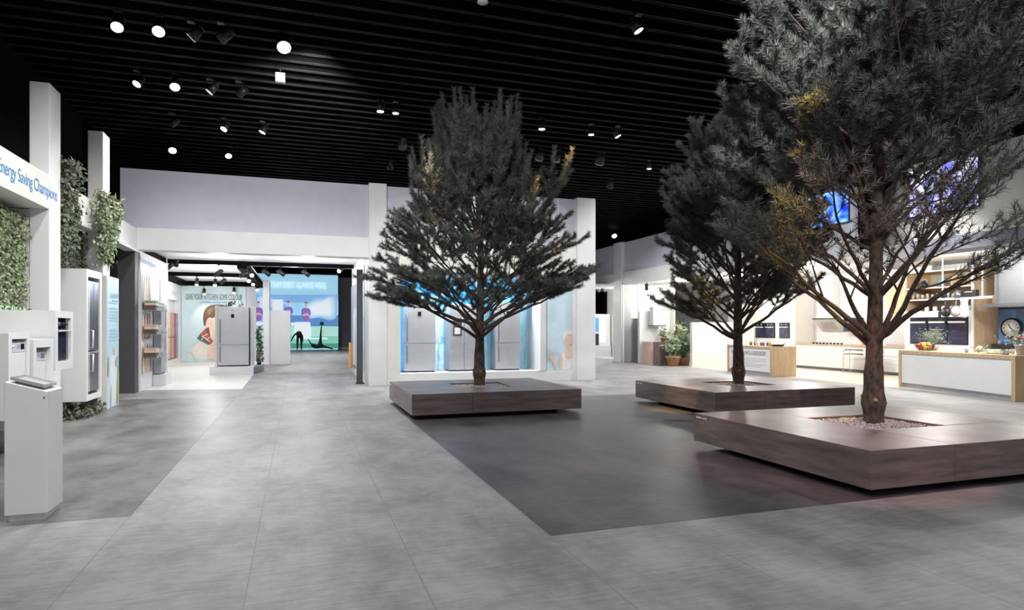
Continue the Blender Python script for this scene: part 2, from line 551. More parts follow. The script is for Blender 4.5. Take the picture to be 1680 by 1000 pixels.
# fridge niche shell
struct('wall_niche_left', MB().box(2.18, 2.55, 16.68, 18.1, 0.0, 2.98), CREAM)
struct('wall_niche_right', MB().box(6.45, 6.62, 16.68, 18.1, 0.3, 2.98), WHITE)
struct('wall_niche_back', MB().box(2.18, 7.55, 18.1, 18.2, 0, 2.98), WHITE)
struct('trim_niche_plinth', MB().box(2.55, 7.55, 16.70, 18.1, 0, 0.295), WHITE)
struct('wall_niche_poster', MB().box(6.62, 7.55, 16.80, 18.1, 0.295, 2.98), WHITE)
struct('ceiling_niche', MB().box(2.55, 6.45, 17.0, 18.1, 2.90, 2.98), WHITE)
struct('wall_booth_right', MB().box(1.74, 1.98, 17.06, 22.1, 0, 3.5), WHITE)

# ---- left portal wall, front plane X = -3.48
column('tall white column right of the blue energy lettering, beside the green wall', -3.73, -3.48, 11.13, 11.6, 5.12)
column('tall white column draped with trailing ivy next to the fridge box', -3.73, -3.48, 13.88, 14.33, 5.2)
b = beam('white fascia beam carrying the blue Energy Saving Champions lettering', -3.73, -3.48, 4.0, 11.13, 3.25, 3.75, CREAM)
text('lettering', 'Energy Saving Champions', (-3.48, 9.42, 3.365), UYP, 2.02, 0.235, BLUETXT, b, 0.004, spacing=0.95, label='blue sans lettering')
b = beam('short cream beam with ivy over both ends between the two tall left columns', -3.78, -3.55, 11.6, 13.88, 3.28, 3.82, CREAM)
beam('white beam running from the ivy column to the back wall', -3.73, -3.48, 14.33, 16.9, 3.24, 3.76)
struct('wall_left_portal', MB().box(-4.3, -4.2, 4.0, 14.3, 0, 3.3), BLACK)
mb = MB().box(-4.19, -3.735, 11.135, 11.595, 0.001, 3.24).box(-4.19, -3.735, 13.885, 14.32, 0.001, 3.24)
struct('trim_portal_jambs', mb, WHITE)
struct('ceiling_portal', MB().box(-4.2, -3.73, 4.0, 11.13, 3.25, 3.3), WHITE)

# ---- colour booth walls and white ceiling
mb = MB().box(-3.7, -3.5, 16.96, 20.25, 0, 3.3)
mb.box(-4.95, -3.5, 20.25, 20.35, 0, 3.3)
struct('wall_booth_left', mb, WHITE)
mb = MB().box(-4.95, -4.75, 20.35, 30.6, 0, 0.22).box(-4.95, -4.75, 20.35, 30.6, 2.62, 3.3)
mb.box(-4.95, -4.75, 20.35, 26.6, 0.22, 2.62).box(-4.95, -4.75, 30.15, 30.6, 0.22, 2.62).box(-5.1, -4.95, 26.6, 30.15, 0.22, 2.62)
struct('wall_booth_side', mb, WHITE)
struct('wall_booth_back', MB().box(-4.95, -1.75, 30.6, 30.8, 0, 3.45), LILAC)
mb = MB().box(-4.95, 1.98, 16.95, 22.4, 3.5, 3.56).box(-4.95, -1.45, 22.4, 30.8, 3.5, 3.56)
struct('ceiling_booth', mb, WHITE)
mb = MB().box(-4.95, -3.6, 16.95, 20.7, 3.32, 3.5).box(-1.72, -1.45, 20.8, 30.6, 3.27, 3.5).box(-4.95, -4.5, 24.4, 30.6, 3.3, 3.5).box(-4.95, -1.45, 30.25, 30.6, 3.31, 3.5)
struct('trim_track_channel', mb, BLACK)
# ---- far team wall and its neighbours
struct('wall_far_grey', MB().box(2.62, 4.6, 46.0, 46.2, 0, 5.0), GREYPANEL)
struct('baseboard_far', MB().box(2.62, 4.6, 45.96, 46.0, 0, 0.12), WHITE)
struct('wall_team', MB().box(-4.5, 2.6, 44.6, 44.8, 0, 5.05), WHITE)

# ---- right hand frame, plane X = 13.3
column('white column of the right hand frame left of the glass fridge cabin', 13.25, 13.75, 24.6, 25.3, 5.2)
beam('long white beam of the right hand frame above the glass cabin', 13.3, 13.6, 12.6, 24.6, 3.34, 3.88)
beam('white beam of the right hand frame left of its column', 13.3, 13.6, 25.3, 31, 3.34, 3.88)
struct('wall_right_upper', MB().box(13.4, 13.55, 12.6, 31, 3.88, 5.17), LILAC)
mb = MB().box(13.2, 13.9, 6.0, 10.85, 3.15, 3.45).prism([(13.2, 10.85), (13.9, 10.85), (16.2, 13.7), (15.4, 13.7)], 3.15, 3.45)
struct('trim_kitchen_canopy_edge', mb, GREYPANEL)
mb = MB().box(13.24, 13.5, 6.0, 10.8, 3.45, 5.2).prism([(13.24, 10.8), (13.5, 10.8), (15.9, 13.7), (15.5, 13.7)], 3.45, 5.2)
struct('wall_kitchen_header', mb, CREAM)
struct('ceiling_kitchen', MB().box(13.6, 20.4, 5.0, 30.5, 3.42, 3.48), WHITE)
struct('wall_kitchen_back', MB().box(18.9, 19.0, 5.0, 31, 0, 3.45), WHITE)
struct('wall_cabin_back', MB().box(15.6, 15.7, 24.2, 30.5, 0, 3.42), CREAM)

# ================================================================== PLANTERS
def planter(label, x0, y0, gl, mark):
    w, d, zt, zb = 3.0, 2.63, 0.42, 0.075
    cx, cy = x0 + w / 2, y0 + d / 2
    t = thing('planter_bench', label, 'planter bench', (cx, cy, 0))
    hx0, hx1, hy0, hy1 = x0 + 1.02, x0 + 2.02, y0 + 0.86, y0 + 1.82
    g = 0.002
    x1, y1 = x0 + w, y0 + d
    # four slabs laid like a pinwheel round the tree pit
    for (a, b, c, e) in ((x0, hx0 - g, y0, y1), (hx0 + g, x1, y0, hy0 - g), (hx1 + g, x1, hy0 + g, y1), (hx0 + g, hx1 - g, hy1 + g, y1)):
        MB().box(a, b, c, e, zb, zt).build('slab', PLANTER, t, 0.004)
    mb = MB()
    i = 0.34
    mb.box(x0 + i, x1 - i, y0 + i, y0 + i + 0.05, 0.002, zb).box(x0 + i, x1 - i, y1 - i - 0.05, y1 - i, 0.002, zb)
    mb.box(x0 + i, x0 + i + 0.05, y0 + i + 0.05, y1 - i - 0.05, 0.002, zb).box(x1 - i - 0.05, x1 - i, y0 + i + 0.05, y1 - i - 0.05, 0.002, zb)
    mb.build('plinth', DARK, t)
    MB().box(hx0, hx1, hy0, hy1, 0.30, 0.33).build('pit_liner', DARK, t)
    # small white marks near the left corner of the side, too small to read
    rr = random.Random(mark)
    yy = y1 - 0.05
    for grp in (5, 4):
        mb = MB()
        for k in range(grp):
            hgt = 0.022 + 0.008 * rr.random()
            mb.box(x0 - 0.003, x0 - 0.0012, yy - 0.016, yy, 0.362, 0.362 + hgt)
            yy -= 0.022
            mb.box(x0 - 0.003, x0 - 0.0012, yy, yy + 0.022, 0.362, 0.367)
        yy -= 0.02
        mb.build('printed_mark', WHITETXT, t, label='tiny white lettering')
    # gravel
    r = np.random.default_rng(mark)
    mb = MB()
    n = 1500
    tpl = [(0, 0, 1), (.9, 0, .25), (.28, .86, .25), (-.73, .53, .25), (-.73, -.53, .25), (.28, -.86, .25), (0, 0, -1)]
    tf = [(0, 1, 2), (0, 2, 3), (0, 3, 4), (0, 4, 5), (0, 5, 1), (6, 2, 1), (6, 3, 2), (6, 4, 3), (6, 5, 4), (6, 1, 5)]
    for k in range(n):
        px = hx0 + 0.02 + r.random() * (hx1 - hx0 - 0.04); py = hy0 + 0.02 + r.random() * (hy1 - hy0 - 0.04)
        s = 0.013 + 0.011 * r.random()
        dd = math.hypot(px - cx, py - cy)
        pz = 0.375 + 0.018 * r.random() + 0.035 * max(0, 1 - dd / 0.3)
        a = r.random() * 6.28; ca, sa = math.cos(a), math.sin(a); q = 0.6 + 0.4 * r.random()
        mb.add([(px + s * (ca * v[0] - sa * v[1]), py + s * (sa * v[0] + ca * v[1]) * q, pz + s * .75 * v[2]) for v in tpl], tf)
    mb.box(hx0 + 0.003, hx1 - 0.003, hy0 + 0.003, hy1 - 0.003, 0.335, 0.372)
    solo('gravel', mb, PEBBLE, gl, 'gravel', kind='stuff')
    return cx, cy


PA = planter('dark wood planter bench under the middle pine, in front of the blue fridge niche', 1.75, 10.27, 'white gravel round the trunk of the middle pine before the fridge niche', 11)
PB = planter('dark wood planter bench behind the nearest one, in front of the recipe counter', 6.58, 8.97, 'white gravel round the pine trunk in front of the recipe counter', 12)
PC = planter('large reddish wood planter bench closest to the viewer at the right edge', 4.76, 4.29, 'white gravel round the knotty trunk of the nearest big pine', 13)


# ================================================================== PINES
def pine(label, base, height, seed, R, first, dens, nw, e0, e1, trunk_r, low_L, pend=0.0, shoot=(0.16, 0.30), per_len=300, nl=0.062, extra_low=None, spacing=0.40, thin=0.0, candles=0.0):
    rg = np.random.default_rng(seed)
    bx, by, bz = base
    t = thing('pine_tree', label, 'tree', base)
    # --- trunk with pruned knots
    H = height
    ks = np.linspace(0, 1, 26)
    ph = rg.random(2) * 6
    wob = lambda k: (0.05 * math.sin(3.1 * k + ph[0]) * k, 0.05 * math.sin(2.6 * k + ph[1]) * k)
    pts, rad = [], []
    for k in ks:
        wx, wy = wob(k)
        z = k * H
        r = trunk_r * (1 - k) ** 0.8 * 0.92 + 0.008
        if z < 0.25:
            r *= 1.0 + 0.12 * (1 - z / 0.25)
        pts.append((bx + wx, by + wy, bz + z)); rad.append(r)
    zs = [0.30, 0.36, 0.42]
    tp, tr = [], []
    for p, r in zip(pts, rad):
        tp.append(p); tr.append(r)
    # denser rings low down for the swollen knot
    low = [(bx, by, bz + z) for z in np.arange(-0.05, 0.62, 0.05)]
    lr = [trunk_r * (1.02 + 0.28 * math.exp(-((z - 0.27) / 0.09) ** 2) + 0.1 * math.exp(-(z / 0.08) ** 2)) for z in np.arange(-0.05, 0.62, 0.05)]
    keep = [i for i, p in enumerate(tp) if p[2] - bz > 0.66]
    tp = low + [tp[i] for i in keep]; tr = lr + [tr[i] for i in keep]
    MB().tube(tp, tr, 18).build('trunk', BARK, t)
    toC = math.atan2(-by, -bx)
    for k, (da, zz, s) in enumerate([(0.15, 0.26, 1.0), (-1.2, 0.30, 0.8), (1.3, 0.24, 0.75), (2.7, 0.27, 0.8)]):
        a = toC + da
        d = Vector((math.cos(a), math.sin(a), 0.35)).normalized()
        c = Vector((bx, by, bz + zz)) + d * trunk_r * 1.02
        MB().cyl(c, c + d * trunk_r * 0.42 * s, trunk_r * 0.30 * s, trunk_r * 0.24 * s, 10).cyl(c + d * trunk_r * 0.42 * s, c + d * (trunk_r * 0.42 * s + 0.004), trunk_r * 0.235 * s, trunk_r * 0.22 * s, 12, 1).build('pruned_stub', [BARK, CUTWOOD], t)
    shoots = []                      # (p0, p1, density factor)
    tips = []
    nb = 0

    def grow(p, d, L, r0, e_end, mb, level, bare, df):
        """one limb: curved tube with side limbs; collects shoots"""
        n = max(4, int(L / 0.16))
        az = math.atan2(d[1], d[0]); el = math.asin(max(-1, min(1, d[2])))
        P = [np.array(p)]; D = []
        for i in range(n):
            k = (i + 1) / n
            e = el + (e_end - el) * k + rg.normal(0, 0.07)
            az += rg.normal(0, 0.09)
            dv = np.array([math.cos(az) * math.cos(e), math.sin(az) * math.cos(e), math.sin(e)])
            D.append(dv); P.append(P[-1] + dv * L / n)
        rads = [max(0.0035, r0 * (1 - 0.85 * i / n)) for i in range(n + 1)]
        mb.tube(P, rads, 7 if level == 0 else (5 if level == 1 else 4), 0, False)
        if level < 2:
            side = 1 if rg.random() < .5 else -1
            start = bare if level == 0 else 0.22
            k = start
            stepk = (0.21 if level == 0 else 0.135) / L
            while k < 0.99:
                i = min(n - 1, int(k * n))
                q = P[i] + (P[i + 1] - P[i]) * (k * n - i)
                dv = D[i]
                a2 = math.atan2(dv[1], dv[0]) + side * (0.62 + 0.35 * rg.random()); side = -side
                e2 = math.asin(dv[2]) * 0.75 + rg.normal(0.22, 0.34)
                LL = (L * (1 - k) * 0.62 + 0.18) * (0.75 + 0.4 * rg.random()) if level == 0 else 0.14 + 0.55 * L * (1 - k) * (0.6 + 0.5 * rg.random())
                grow(q, (math.cos(a2) * math.cos(e2), math.sin(a2) * math.cos(e2), math.sin(e2)), LL, max(0.004, rads[i] * 0.52), e_end * 0.8 + 0.12, mb, level + 1, bare, df)
                k += stepk * (0.8 + 0.5 * rg.random())
        if level < 2:
            tips.append(P[-1])
        # needles on the last stretch
        tail = min(L * (0.55 if level < 2 else 0.9), shoot[1])
        acc = 0
        for i in range(n - 1, -1, -1):
            shoots.append((P[i], P[i + 1], df))
            acc += L / n
            if acc > tail:
                break

    z = first
    w = 0
    while z < H - 0.18:
        k = z / H
        zz = z
        n = nw if w else nw
        a0 = rg.random() * 6.28
        L = R(k)
        for j in range(n):
            a = a0 + 2 * PI * j / n + rg.normal(0, 0.16)
            ee = math.radians(e0(k) + rg.normal(0, 5)); ef = math.radians(e1(k) + rg.normal(0, 7))
            wx, wy = wob(k)
            mb = MB()
            Lj = L * (0.82 + 0.32 * rg.random())
            grow((bx + wx, by + wy, bz + zz + rg.normal(0, 0.03)), (math.cos(a) * math.cos(ee), math.sin(a) * math.cos(ee), math.sin(ee)), Lj, trunk_r * (0.40 if w == 0 else 0.33) * (1 - 0.62 * k), ef, mb, 0, 0.36 if k < 0.42 else 0.26, dens(k))
            mb.build('branch', BARKB, t)
            nb += 1
        w += 1
        z += spacing * (0.9 + 0.25 * rg.random()) * (1.0 if k < 0.6 else 0.75) * (1.45 if k < thin else 1.0)
    if extra_low:
        for (a, zz, L, ee, ef) in extra_low:
            mb = MB()
            grow((bx, by, bz + zz), (math.cos(a) * math.cos(ee), math.sin(a) * math.cos(ee), math.sin(ee)), L, trunk_r * 0.42, ef, mb, 0, 0.45, dens(0.3))
            mb.build('branch', BARKB, t)
    # leader
    wx, wy = wob(1)
    top = np.array([bx + wx, by + wy, bz + H])
    for q in range(5):
        a = q * 1.257
        shoots.append((top - np.array([0, 0, .12]), top + np.array([0.10 * math.cos(a), 0.10 * math.sin(a), 0.24]), 1.2))
    if candles:
        # upright annual shoots standing on the top of the crown
        zc = bz + H * 0.80
        for q in tips:
            if q[2] > zc and rg.random() < 0.55:
                out = np.array([q[0] - bx, q[1] - by, 0.0]); out /= np.linalg.norm(out) + 1e-6
                d = np.array([0, 0, 1.0]) + out * rg.normal(0.12, 0.12); d /= np.linalg.norm(d)
                ll = candles * (0.6 + 0.7 * rg.random())
                if q[2] + ll > 5.75:
                    ll = max(0.1, 5.75 - q[2])
                shoots.append((q, q + d * ll, 0.85)); MB().tube([q, q + d * ll], [.008, .004], 5).build('shoot', BARKB, t)
    # --- needles
    p0 = np.array([s[0] for s in shoots]); p1 = np.array([s[1] for s in shoots]); df = np.array([s[2] for s in shoots])
    ln = np.linalg.norm(p1 - p0, axis=1)
    cnt = np.maximum(3, (ln * per_len * df)).astype(int)
    idx = np.repeat(np.arange(len(shoots)), cnt)
    N = len(idx)
    u = rg.random(N)[:, None]
    ax = (p1 - p0) / ln[:, None]
    A = ax[idx]
    rv = rg.normal(size=(N, 3))
    perp = rv - A * np.sum(rv * A, axis=1)[:, None]
    perp /= np.linalg.norm(perp, axis=1)[:, None] + 1e-9
    base_p = p0[idx] + (p1 - p0)[idx] * u
    fwd = 0.55 + 0.5 * rg.random(N)[:, None]
    dirv = A * fwd + perp * 0.85
    dirv /= np.linalg.norm(dirv, axis=1)[:, None]
    length = nl * (0.75 + 0.45 * rg.random(N))[:, None]
    sidev = np.cross(dirv, rg.normal(size=(N, 3)))
    sidev /= np.linalg.norm(sidev, axis=1)[:, None] + 1e-9
    wd = pend
    V = np.empty((N, 3, 3))
    V[:, 0] = base_p - sidev * wd
    V[:, 1] = base_p + sidev * wd
    V[:, 2] = base_p + dirv * length
    V = V.reshape(-1, 3) - np.array([bx, by, bz])
    keep = None
    me = bpy.data.meshes.new('foliage')
    me.vertices.add(N * 3)
    me.vertices.foreach_set('co', V.astype(np.float32).ravel())
    me.loops.add(N * 3)
    me.loops.foreach_set('vertex_index', np.arange(N * 3, dtype=np.int32))
    me.polygons.add(N)
    me.polygons.foreach_set('loop_start', np.arange(0, N * 3, 3, dtype=np.int32))
    me.materials.append(NEEDLE)
    me.update(calc_edges=True)
    o = bpy.data.objects.new('foliage', me); COL.objects.link(o); o.parent = t
    print('PINE', label[:30], 'branches', nb, 'shoots', len(shoots), 'needles', N)
    return t


lerp = lambda a, b, k: a + (b - a) * k
def ramp(pts):
    def fn(k):
        for (a, va), (b, vb) in zip(pts, pts[1:]):
            if k <= b:
                return va + (vb - va) * max(0, (k - a)) / (b - a)
        return pts[-1][1]
    return fn


# middle pine: broad skirt low down, upright candles on top
pine('middle pine with upright top shoots in front of the blue fridge niche', (PA[0], PA[1], 0.375), 4.0, 3,
     ramp([(0, 2.2), (.3, 2.35), (.45, 2.3), (.6, 2.1), (.75, 1.9), (.9, 1.3), (1, .9)]), 0.93,
     ramp([(0, 1.25), (.35, 1.1), (.5, .85)]), 6, ramp([(0, 40), (.3, 36), (.5, 40), (.7, 46), (.9, 60), (1, 70)]), ramp([(0, 6), (.3, 22), (.5, 48), (.65, 74), (.8, 86), (1, 88)]), 0.098, 2.2, 0.0044, per_len=560, nl=0.085, shoot=(.16, .38), spacing=.36, candles=.5,
     extra_low=[(-.35, 1.15, 2.5, .60, .30), (2.75, 1.2, 2.4, .55, .15), (-.75, 1.05, 2.0, .5, .2), (3.3, 1.1, 2.1, .5, .1)])
pine('dense rounded pine behind the nearest pine, in front of the recipe counter', (PB[0], PB[1], 0.375), 4.7, 17,
     ramp([(0, 1.9), (.3, 2.2), (.5, 2.2), (.7, 1.8), (.9, 1.0), (1, .5)]), 0.93,
     ramp([(0, .75), (.3, .9), (.5, 1)]), 6, ramp([(0, 38), (.6, 40), (1, 62)]), ramp([(0, 22), (.5, 40), (1, 78)]), 0.10, 2.2, 0.0048, per_len=600, nl=0.088, shoot=(.16, .40), spacing=.36)
pine('nearest and biggest pine with a knotty trunk, at the right edge', (PC[0], PC[1], 0.375), 4.6, 29,
     ramp([(0, 2.4), (.5, 2.45), (.75, 1.9), (1, .8)]), 0.93,
     ramp([(0, .28), (.33, .32), (.5, .95)]), 6, ramp([(0, 44), (.5, 40), (1, 55)]), ramp([(0, 36), (.5, 36), (1, 62)]), 0.102, 2.3, 0.0036, per_len=700, nl=0.088, shoot=(.16, .40), spacing=.36, thin=.33)


# ================================================================== LEAF MASSES
def leaves(mb, n, pos, size, face=(1, 0, 0), spread=0.8, rg=None, mi=0, asp=0.75):
    """n bent leaves; pos(rg) gives a place; face is the side they turn to"""
    F = np.array(face, float)
    for _ in range(n):
        p = np.array(pos(rg))
        nn = F + rg.normal(0, spread, 3); nn /= np.linalg.norm(nn)
        t = rg.normal(0, 1, 3) + np.array([0, 0, -0.6]); t -= nn * t.dot(nn); t /= np.linalg.norm(t) + 1e-9
        b = np.cross(nn, t)
        s = size * (0.6 + 0.7 * rg.random())
        mb.add([p, p + t * s * .45 + b * s * .38 * asp + nn * s * .10, p + t * s, p + t * s * .45 - b * s * .38 * asp + nn * s * .10],
               [(0, 1, 2), (0, 2, 3)], mi)
    return mb


rg = np.random.default_rng(5)
# left green wall
t = thing('planted_panel', 'large dense ivy wall at the left edge under the blue lettering', 'green wall', (-3.86, 10.2, 1.0), group='planted ivy walls')
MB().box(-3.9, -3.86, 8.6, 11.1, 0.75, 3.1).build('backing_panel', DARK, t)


def p1(r):
    y = 8.65 + 2.42 * r.random(); z = 0.8 + 2.35 * math.sqrt(r.random())
    e = max(0, (z - 2.9) / 0.3)
    return (-3.84 + 0.13 * r.random() - 0.05 * e, y, z)


leaves(MB(), 9500, p1, 0.062, (1, -0.5, 0.3), 0.6, rg).build('foliage', IVY, t)
text('lettering', 'HEGIIW', (-3.66, 9.75, 1.66), UYP, 0.98, 0.13, LGREEN, t, 0.006, label='pale green lettering cut by the frame')
t = thing('planted_panel', 'narrow ivy wall between the two tall left columns above the fridge box', 'green wall', (-3.86, 12.7, 2.2), group='planted ivy walls')
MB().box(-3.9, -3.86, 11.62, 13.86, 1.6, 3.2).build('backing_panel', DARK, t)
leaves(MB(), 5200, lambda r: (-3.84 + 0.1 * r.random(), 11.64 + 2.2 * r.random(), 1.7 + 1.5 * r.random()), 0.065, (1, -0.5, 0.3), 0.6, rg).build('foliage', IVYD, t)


def drape(name, label, n, y0, y1, ztop, zlow, x, matl, dens_fn):
    def pos(r):
        while True:
            y = y0 + (y1 - y0) * r.random(); z = zlow + (ztop - zlow) * r.random()
            if r.random() < dens_fn((y - y0) / (y1 - y0), (z - zlow) / (ztop - zlow)):
                return (x + 0.16 * r.random() * (0.4 + (z - zlow) / (ztop - zlow)), y, z)
    t = thing(name, label, 'plant', (x, (y0 + y1) / 2, zlow), group='trailing ivy over the left beam')
    leaves(MB(), n, pos, 0.085, (1, -0.5, 0.35), 0.6, rg).build('foliage', matl, t)
    mb = MB()
    for k in range(7):
        y = y0 + (y1 - y0) * (0.15 + 0.7 * rg.random())
        P = [(x + 0.03, y + 0.04 * math.sin(q * 1.3 + k), ztop - 0.05 - (ztop - zlow) * (0.7 + .25 * rg.random()) * q / 7) for q in range(8)]
        mb.tube(P, 0.006, 5)
    mb.build('stems', BARKB, t)


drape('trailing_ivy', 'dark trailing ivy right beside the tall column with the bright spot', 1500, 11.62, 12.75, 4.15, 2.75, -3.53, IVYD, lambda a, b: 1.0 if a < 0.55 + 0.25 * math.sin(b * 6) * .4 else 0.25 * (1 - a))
drape('trailing_ivy', 'pale green trailing ivy hanging over the second tall column', 1800, 13.15, 14.45, 3.98, 2.55, -3.47, IVY, lambda a, b: 1.0 if abs(a - 0.55) < 0.22 + 0.3 * b ** 1.5 and b > 0.15 else 0.18 * b)
t = thing('ivy_plant', 'low dark ivy plant growing on the floor under the fridge box', 'plant', (-3.75, 12.6, 0))
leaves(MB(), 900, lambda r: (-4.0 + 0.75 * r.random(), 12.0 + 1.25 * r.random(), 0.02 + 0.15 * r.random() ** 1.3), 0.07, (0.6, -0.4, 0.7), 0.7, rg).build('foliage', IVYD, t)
mb = MB()
for k in range(14):
    a = k * 0.45; mb.tube([(-3.7, 12.55, 0.004), (-3.7 + .2 * math.cos(a), 12.55 + .35 * math.sin(a), .12), (-3.65 + .3 * math.cos(a), 12.55 + .55 * math.sin(a), .05)], .005, 5)
mb.build('stems', BARKB, t)


# ================================================================== LEFT DISPLAY BOXES
def niche_box(name, label, x0, x1, y0, y1, z0, z1, oy0, oy1, oz0, oz1, dp, cat='display cabinet'):
    mb = MB()
    mb.box(x0, x1, y0, oy0, z0, z1).box(x0, x1, oy1, y1, z0, z1).box(x0, x1, oy0, oy1, z0, oz0).box(x0, x1, oy0, oy1, oz1, z1).box(x0, x1 - dp, oy0, oy1, oz0, oz1)
    return solo(name, mb, WHITE, label, cat, 'white wall display boxes for appliances')


def dishwasher(label, x, y0, y1, z0, z1):
    t = thing('dishwasher', label, 'dishwasher', (x - 0.2, (y0 + y1) / 2, z0), group='white dishwashers in the display boxes')
    MB().box(x - 0.38, x, y0, y1, z0, z1).build('body', WHITE, t, 0.006)
    MB().box(x, x + 0.012, y0 + 0.01, y1 - 0.01, z1 - 0.13, z1 - 0.012).build('control_panel', LILAC, t, 0.003)
    h = MB().box(x + 0.004, x + 0.02, y0 + 0.03, y1 - 0.03, z1 - 0.012, z1 - 0.002).build('handle_recess', BLACKM, t)
    w = y1 - y0
    MB().box(x + 0.012, x + 0.015, y0 + w * 0.68, y0 + w * 0.92, z1 - 0.10, z1 - 0.035).build('display', BLACKGLASS, t, label='dark display')
    MB().box(x + 0.012, x + 0.015, y0 + w * 0.44, y0 + w * 0.62, z1 - 0.085, z1 - 0.045).build('button_strip', GREYSTEEL, t)
    MB().cyl((x + 0.012, y0 + w * .12, z1 - .06), (x + .03, y0 + w * .12, z1 - .06), .016, .014, 14).build('knob', WHITE, t)
    MB().box(x, x + 0.014, y0 + 0.01, y1 - 0.01, z0 + 0.06, z1 - 0.14).build('door', WHITE, t, 0.004)
    MB().box(x, x + 0.006, y0 + 0.01, y1 - 0.01, z0, z0 + 0.055).build('kick_plate', LILAC, t)
    return t


niche_box('display_box', 'white display box holding a dishwasher, leftmost and cut by the frame', -3.68, -3.0, 8.38, 8.96, 0.48, 1.44, 8.47, 8.89, 0.53, 1.37, 0.42)
dishwasher('white dishwasher in the leftmost display box under the ivy', -3.03, 8.475, 8.885, 0.532, 1.35)
niche_box('display_box', 'white display box holding a dishwasher, just above the pedestal', -3.68, -3.0, 9.08, 9.74, 0.40, 1.355, 9.17, 9.64, 0.46, 1.255, 0.46)
dishwasher('white dishwasher in the display box just above the pedestal', -3.07, 9.175, 9.635, 0.462, 1.215)
niche_box('display_box', 'white wall box framing a black built-in oven', -3.68, -3.0, 9.81, 10.50, 0.935, 1.725, 9.90, 10.41, 1.05, 1.63, 0.5)
niche_box('display_box', 'tall white box framing a steel fridge freezer beside the sustainability panel', -3.72, -3.3, 12.22, 13.08, 0.28, 2.47, 12.30, 12.98, 0.37, 2.35, 0.38)
t = thing('built_in_oven', 'black built-in oven in the white wall box on the left', 'oven', (-3.2, 10.155, 1.05))
MB().box(-3.48, -3.06, 9.905, 10.405, 1.052, 1.625).build('body', BLACKM, t)
d = MB().box(-3.06, -3.03, 9.91, 10.40, 1.06, 1.475).build('door', BLACKGLASS, t, 0.003)
MB().box(-3.0295, -3.028, 9.96, 10.35, 1.11, 1.40).build('window', OVENGLASS, d)
MB().tube([(-3.03, 9.95, 1.445), (-2.975, 9.95, 1.455), (-2.975, 10.36, 1.455), (-3.03, 10.36, 1.445)], 0.011, 8).build('handle', STEEL, d, label='steel bar handle')
MB().box(-3.06, -3.032, 9.91, 10.40, 1.482, 1.62).build('control_panel', BLACKGLASS, t)
for yy in (10.0, 10.31):
    MB().cyl((-3.032, yy, 1.55), (-3.008, yy, 1.55), .026, .022, 14).build('knob', STEELD, t)
MB().box(-3.0315, -3.030, 10.10, 10.21, 1.53, 1.575).build('display', OVENGLASS, t)

t = thing('fridge_freezer', 'tall dark steel fridge freezer with square handles in the left white box', 'refrigerator', (-3.5, 12.64, 0.37))
MB().box(-3.67, -3.37, 12.34, 12.94, 0.40, 2.30).build('body', GREYSTEEL, t)
for (za, zb, hz0, hz1) in ((1.11, 2.29, 1.16, 1.45), (0.42, 1.09, 0.76, 1.05)):
    d = MB().box(-3.37, -3.31, 12.345, 12.935, za, zb).build('door', STEELD, t, 0.012)
    MB().box(-3.309, -3.306, 12.35, 12.41, za + .01, zb - .01).build('edge_strip', STEEL, d, label='bright steel edge')
    MB().tube([(-3.31, 12.43, hz0), (-3.262, 12.43, hz0), (-3.262, 12.43, hz1), (-3.31, 12.43, hz1)], 0.014, 6).build('handle', STEEL, d, label='bright steel handle')
MB().box(-3.309, -3.305, 12.66, 12.70, 1.98, 2.26).build('display', mat('blue_display', (.05, .1, .6), .3, emit=(.1, .22, 1), estr=1.2), t, label='blue lit strip')
MB().box(-3.45, -3.33, 12.36, 12.92, 0.372, 0.40).build('base', BLACKM, t)

# sustainability light panel
SUSP = mat('pale_blue_print', (0.50, 0.74, 0.86), 0.5, noise=(1.2, 0.92, 1.12, 3))
t = thing('information_panel', 'pale blue standing sustainability panel at the end of the left wall', 'information panel', (-3.38, 13.81, 0))
MB().box(-3.45, -3.3, 13.39, 14.22, 0.0, 2.45).build('board', CREAM, t, 0.004)
wf = [(0.02, 0.02), (0.80, 0.02), (0.81, 2.43), (0.02, 2.43)]
sh = [(0, wf)]
sh.append((1, smooth_poly([(.08, .02), (.16, .5), (.22, .9), (.36, 1.1), (.55, 1.02), (.66, .7), (.62, .02)])))
sh.append((4, smooth_poly([(.16, .02), (.2, .35), (.28, .5), (.3, .02)])))
sh.append((2, smooth_poly([(.64, .02), (.66, .4), (.72, .75), (.80, .8), (.8, .02)])))
sh.append((2, smooth_poly([(.02, .6), (.05, .95), (.12, 1.0), (.10, .6)])))
sh.append((3, smooth_poly([(.38, 1.0), (.42, 1.15), (.5, 1.12), (.5, .98)])))
sh.append((4, smooth_poly([(.5, .85), (.7, 1.0), (.78, .85), (.62, .75)])))
for k in range(9):
    zz = 1.86 - k * 0.055 - (0.12 if k > 4 else 0)
    sh.append((4, [(.14, zz), (.70, zz), (.70, zz + .014), (.14, zz + .014)]))
sh.append((5, [(.14, 1.985), (.68, 1.985), (.68, 2.005), (.14, 2.005)]))
picture('printed_picture', (-3.3, 13.39, 0), UYP, sh, [SUSP, mat('print_white', (.8, .82, .85), .5), mat('print_olive', (.45, .47, .2), .5), mat('print_peach', (.8, .55, .4), .5), mat('print_grey', (.42, .5, .56), .5), BLUETXT], t)
text('lettering', 'Sustainability', (-3.29, 13.53, 2.03), UYP, 0.55, 0.13, GREYTXT, t, 0.02)

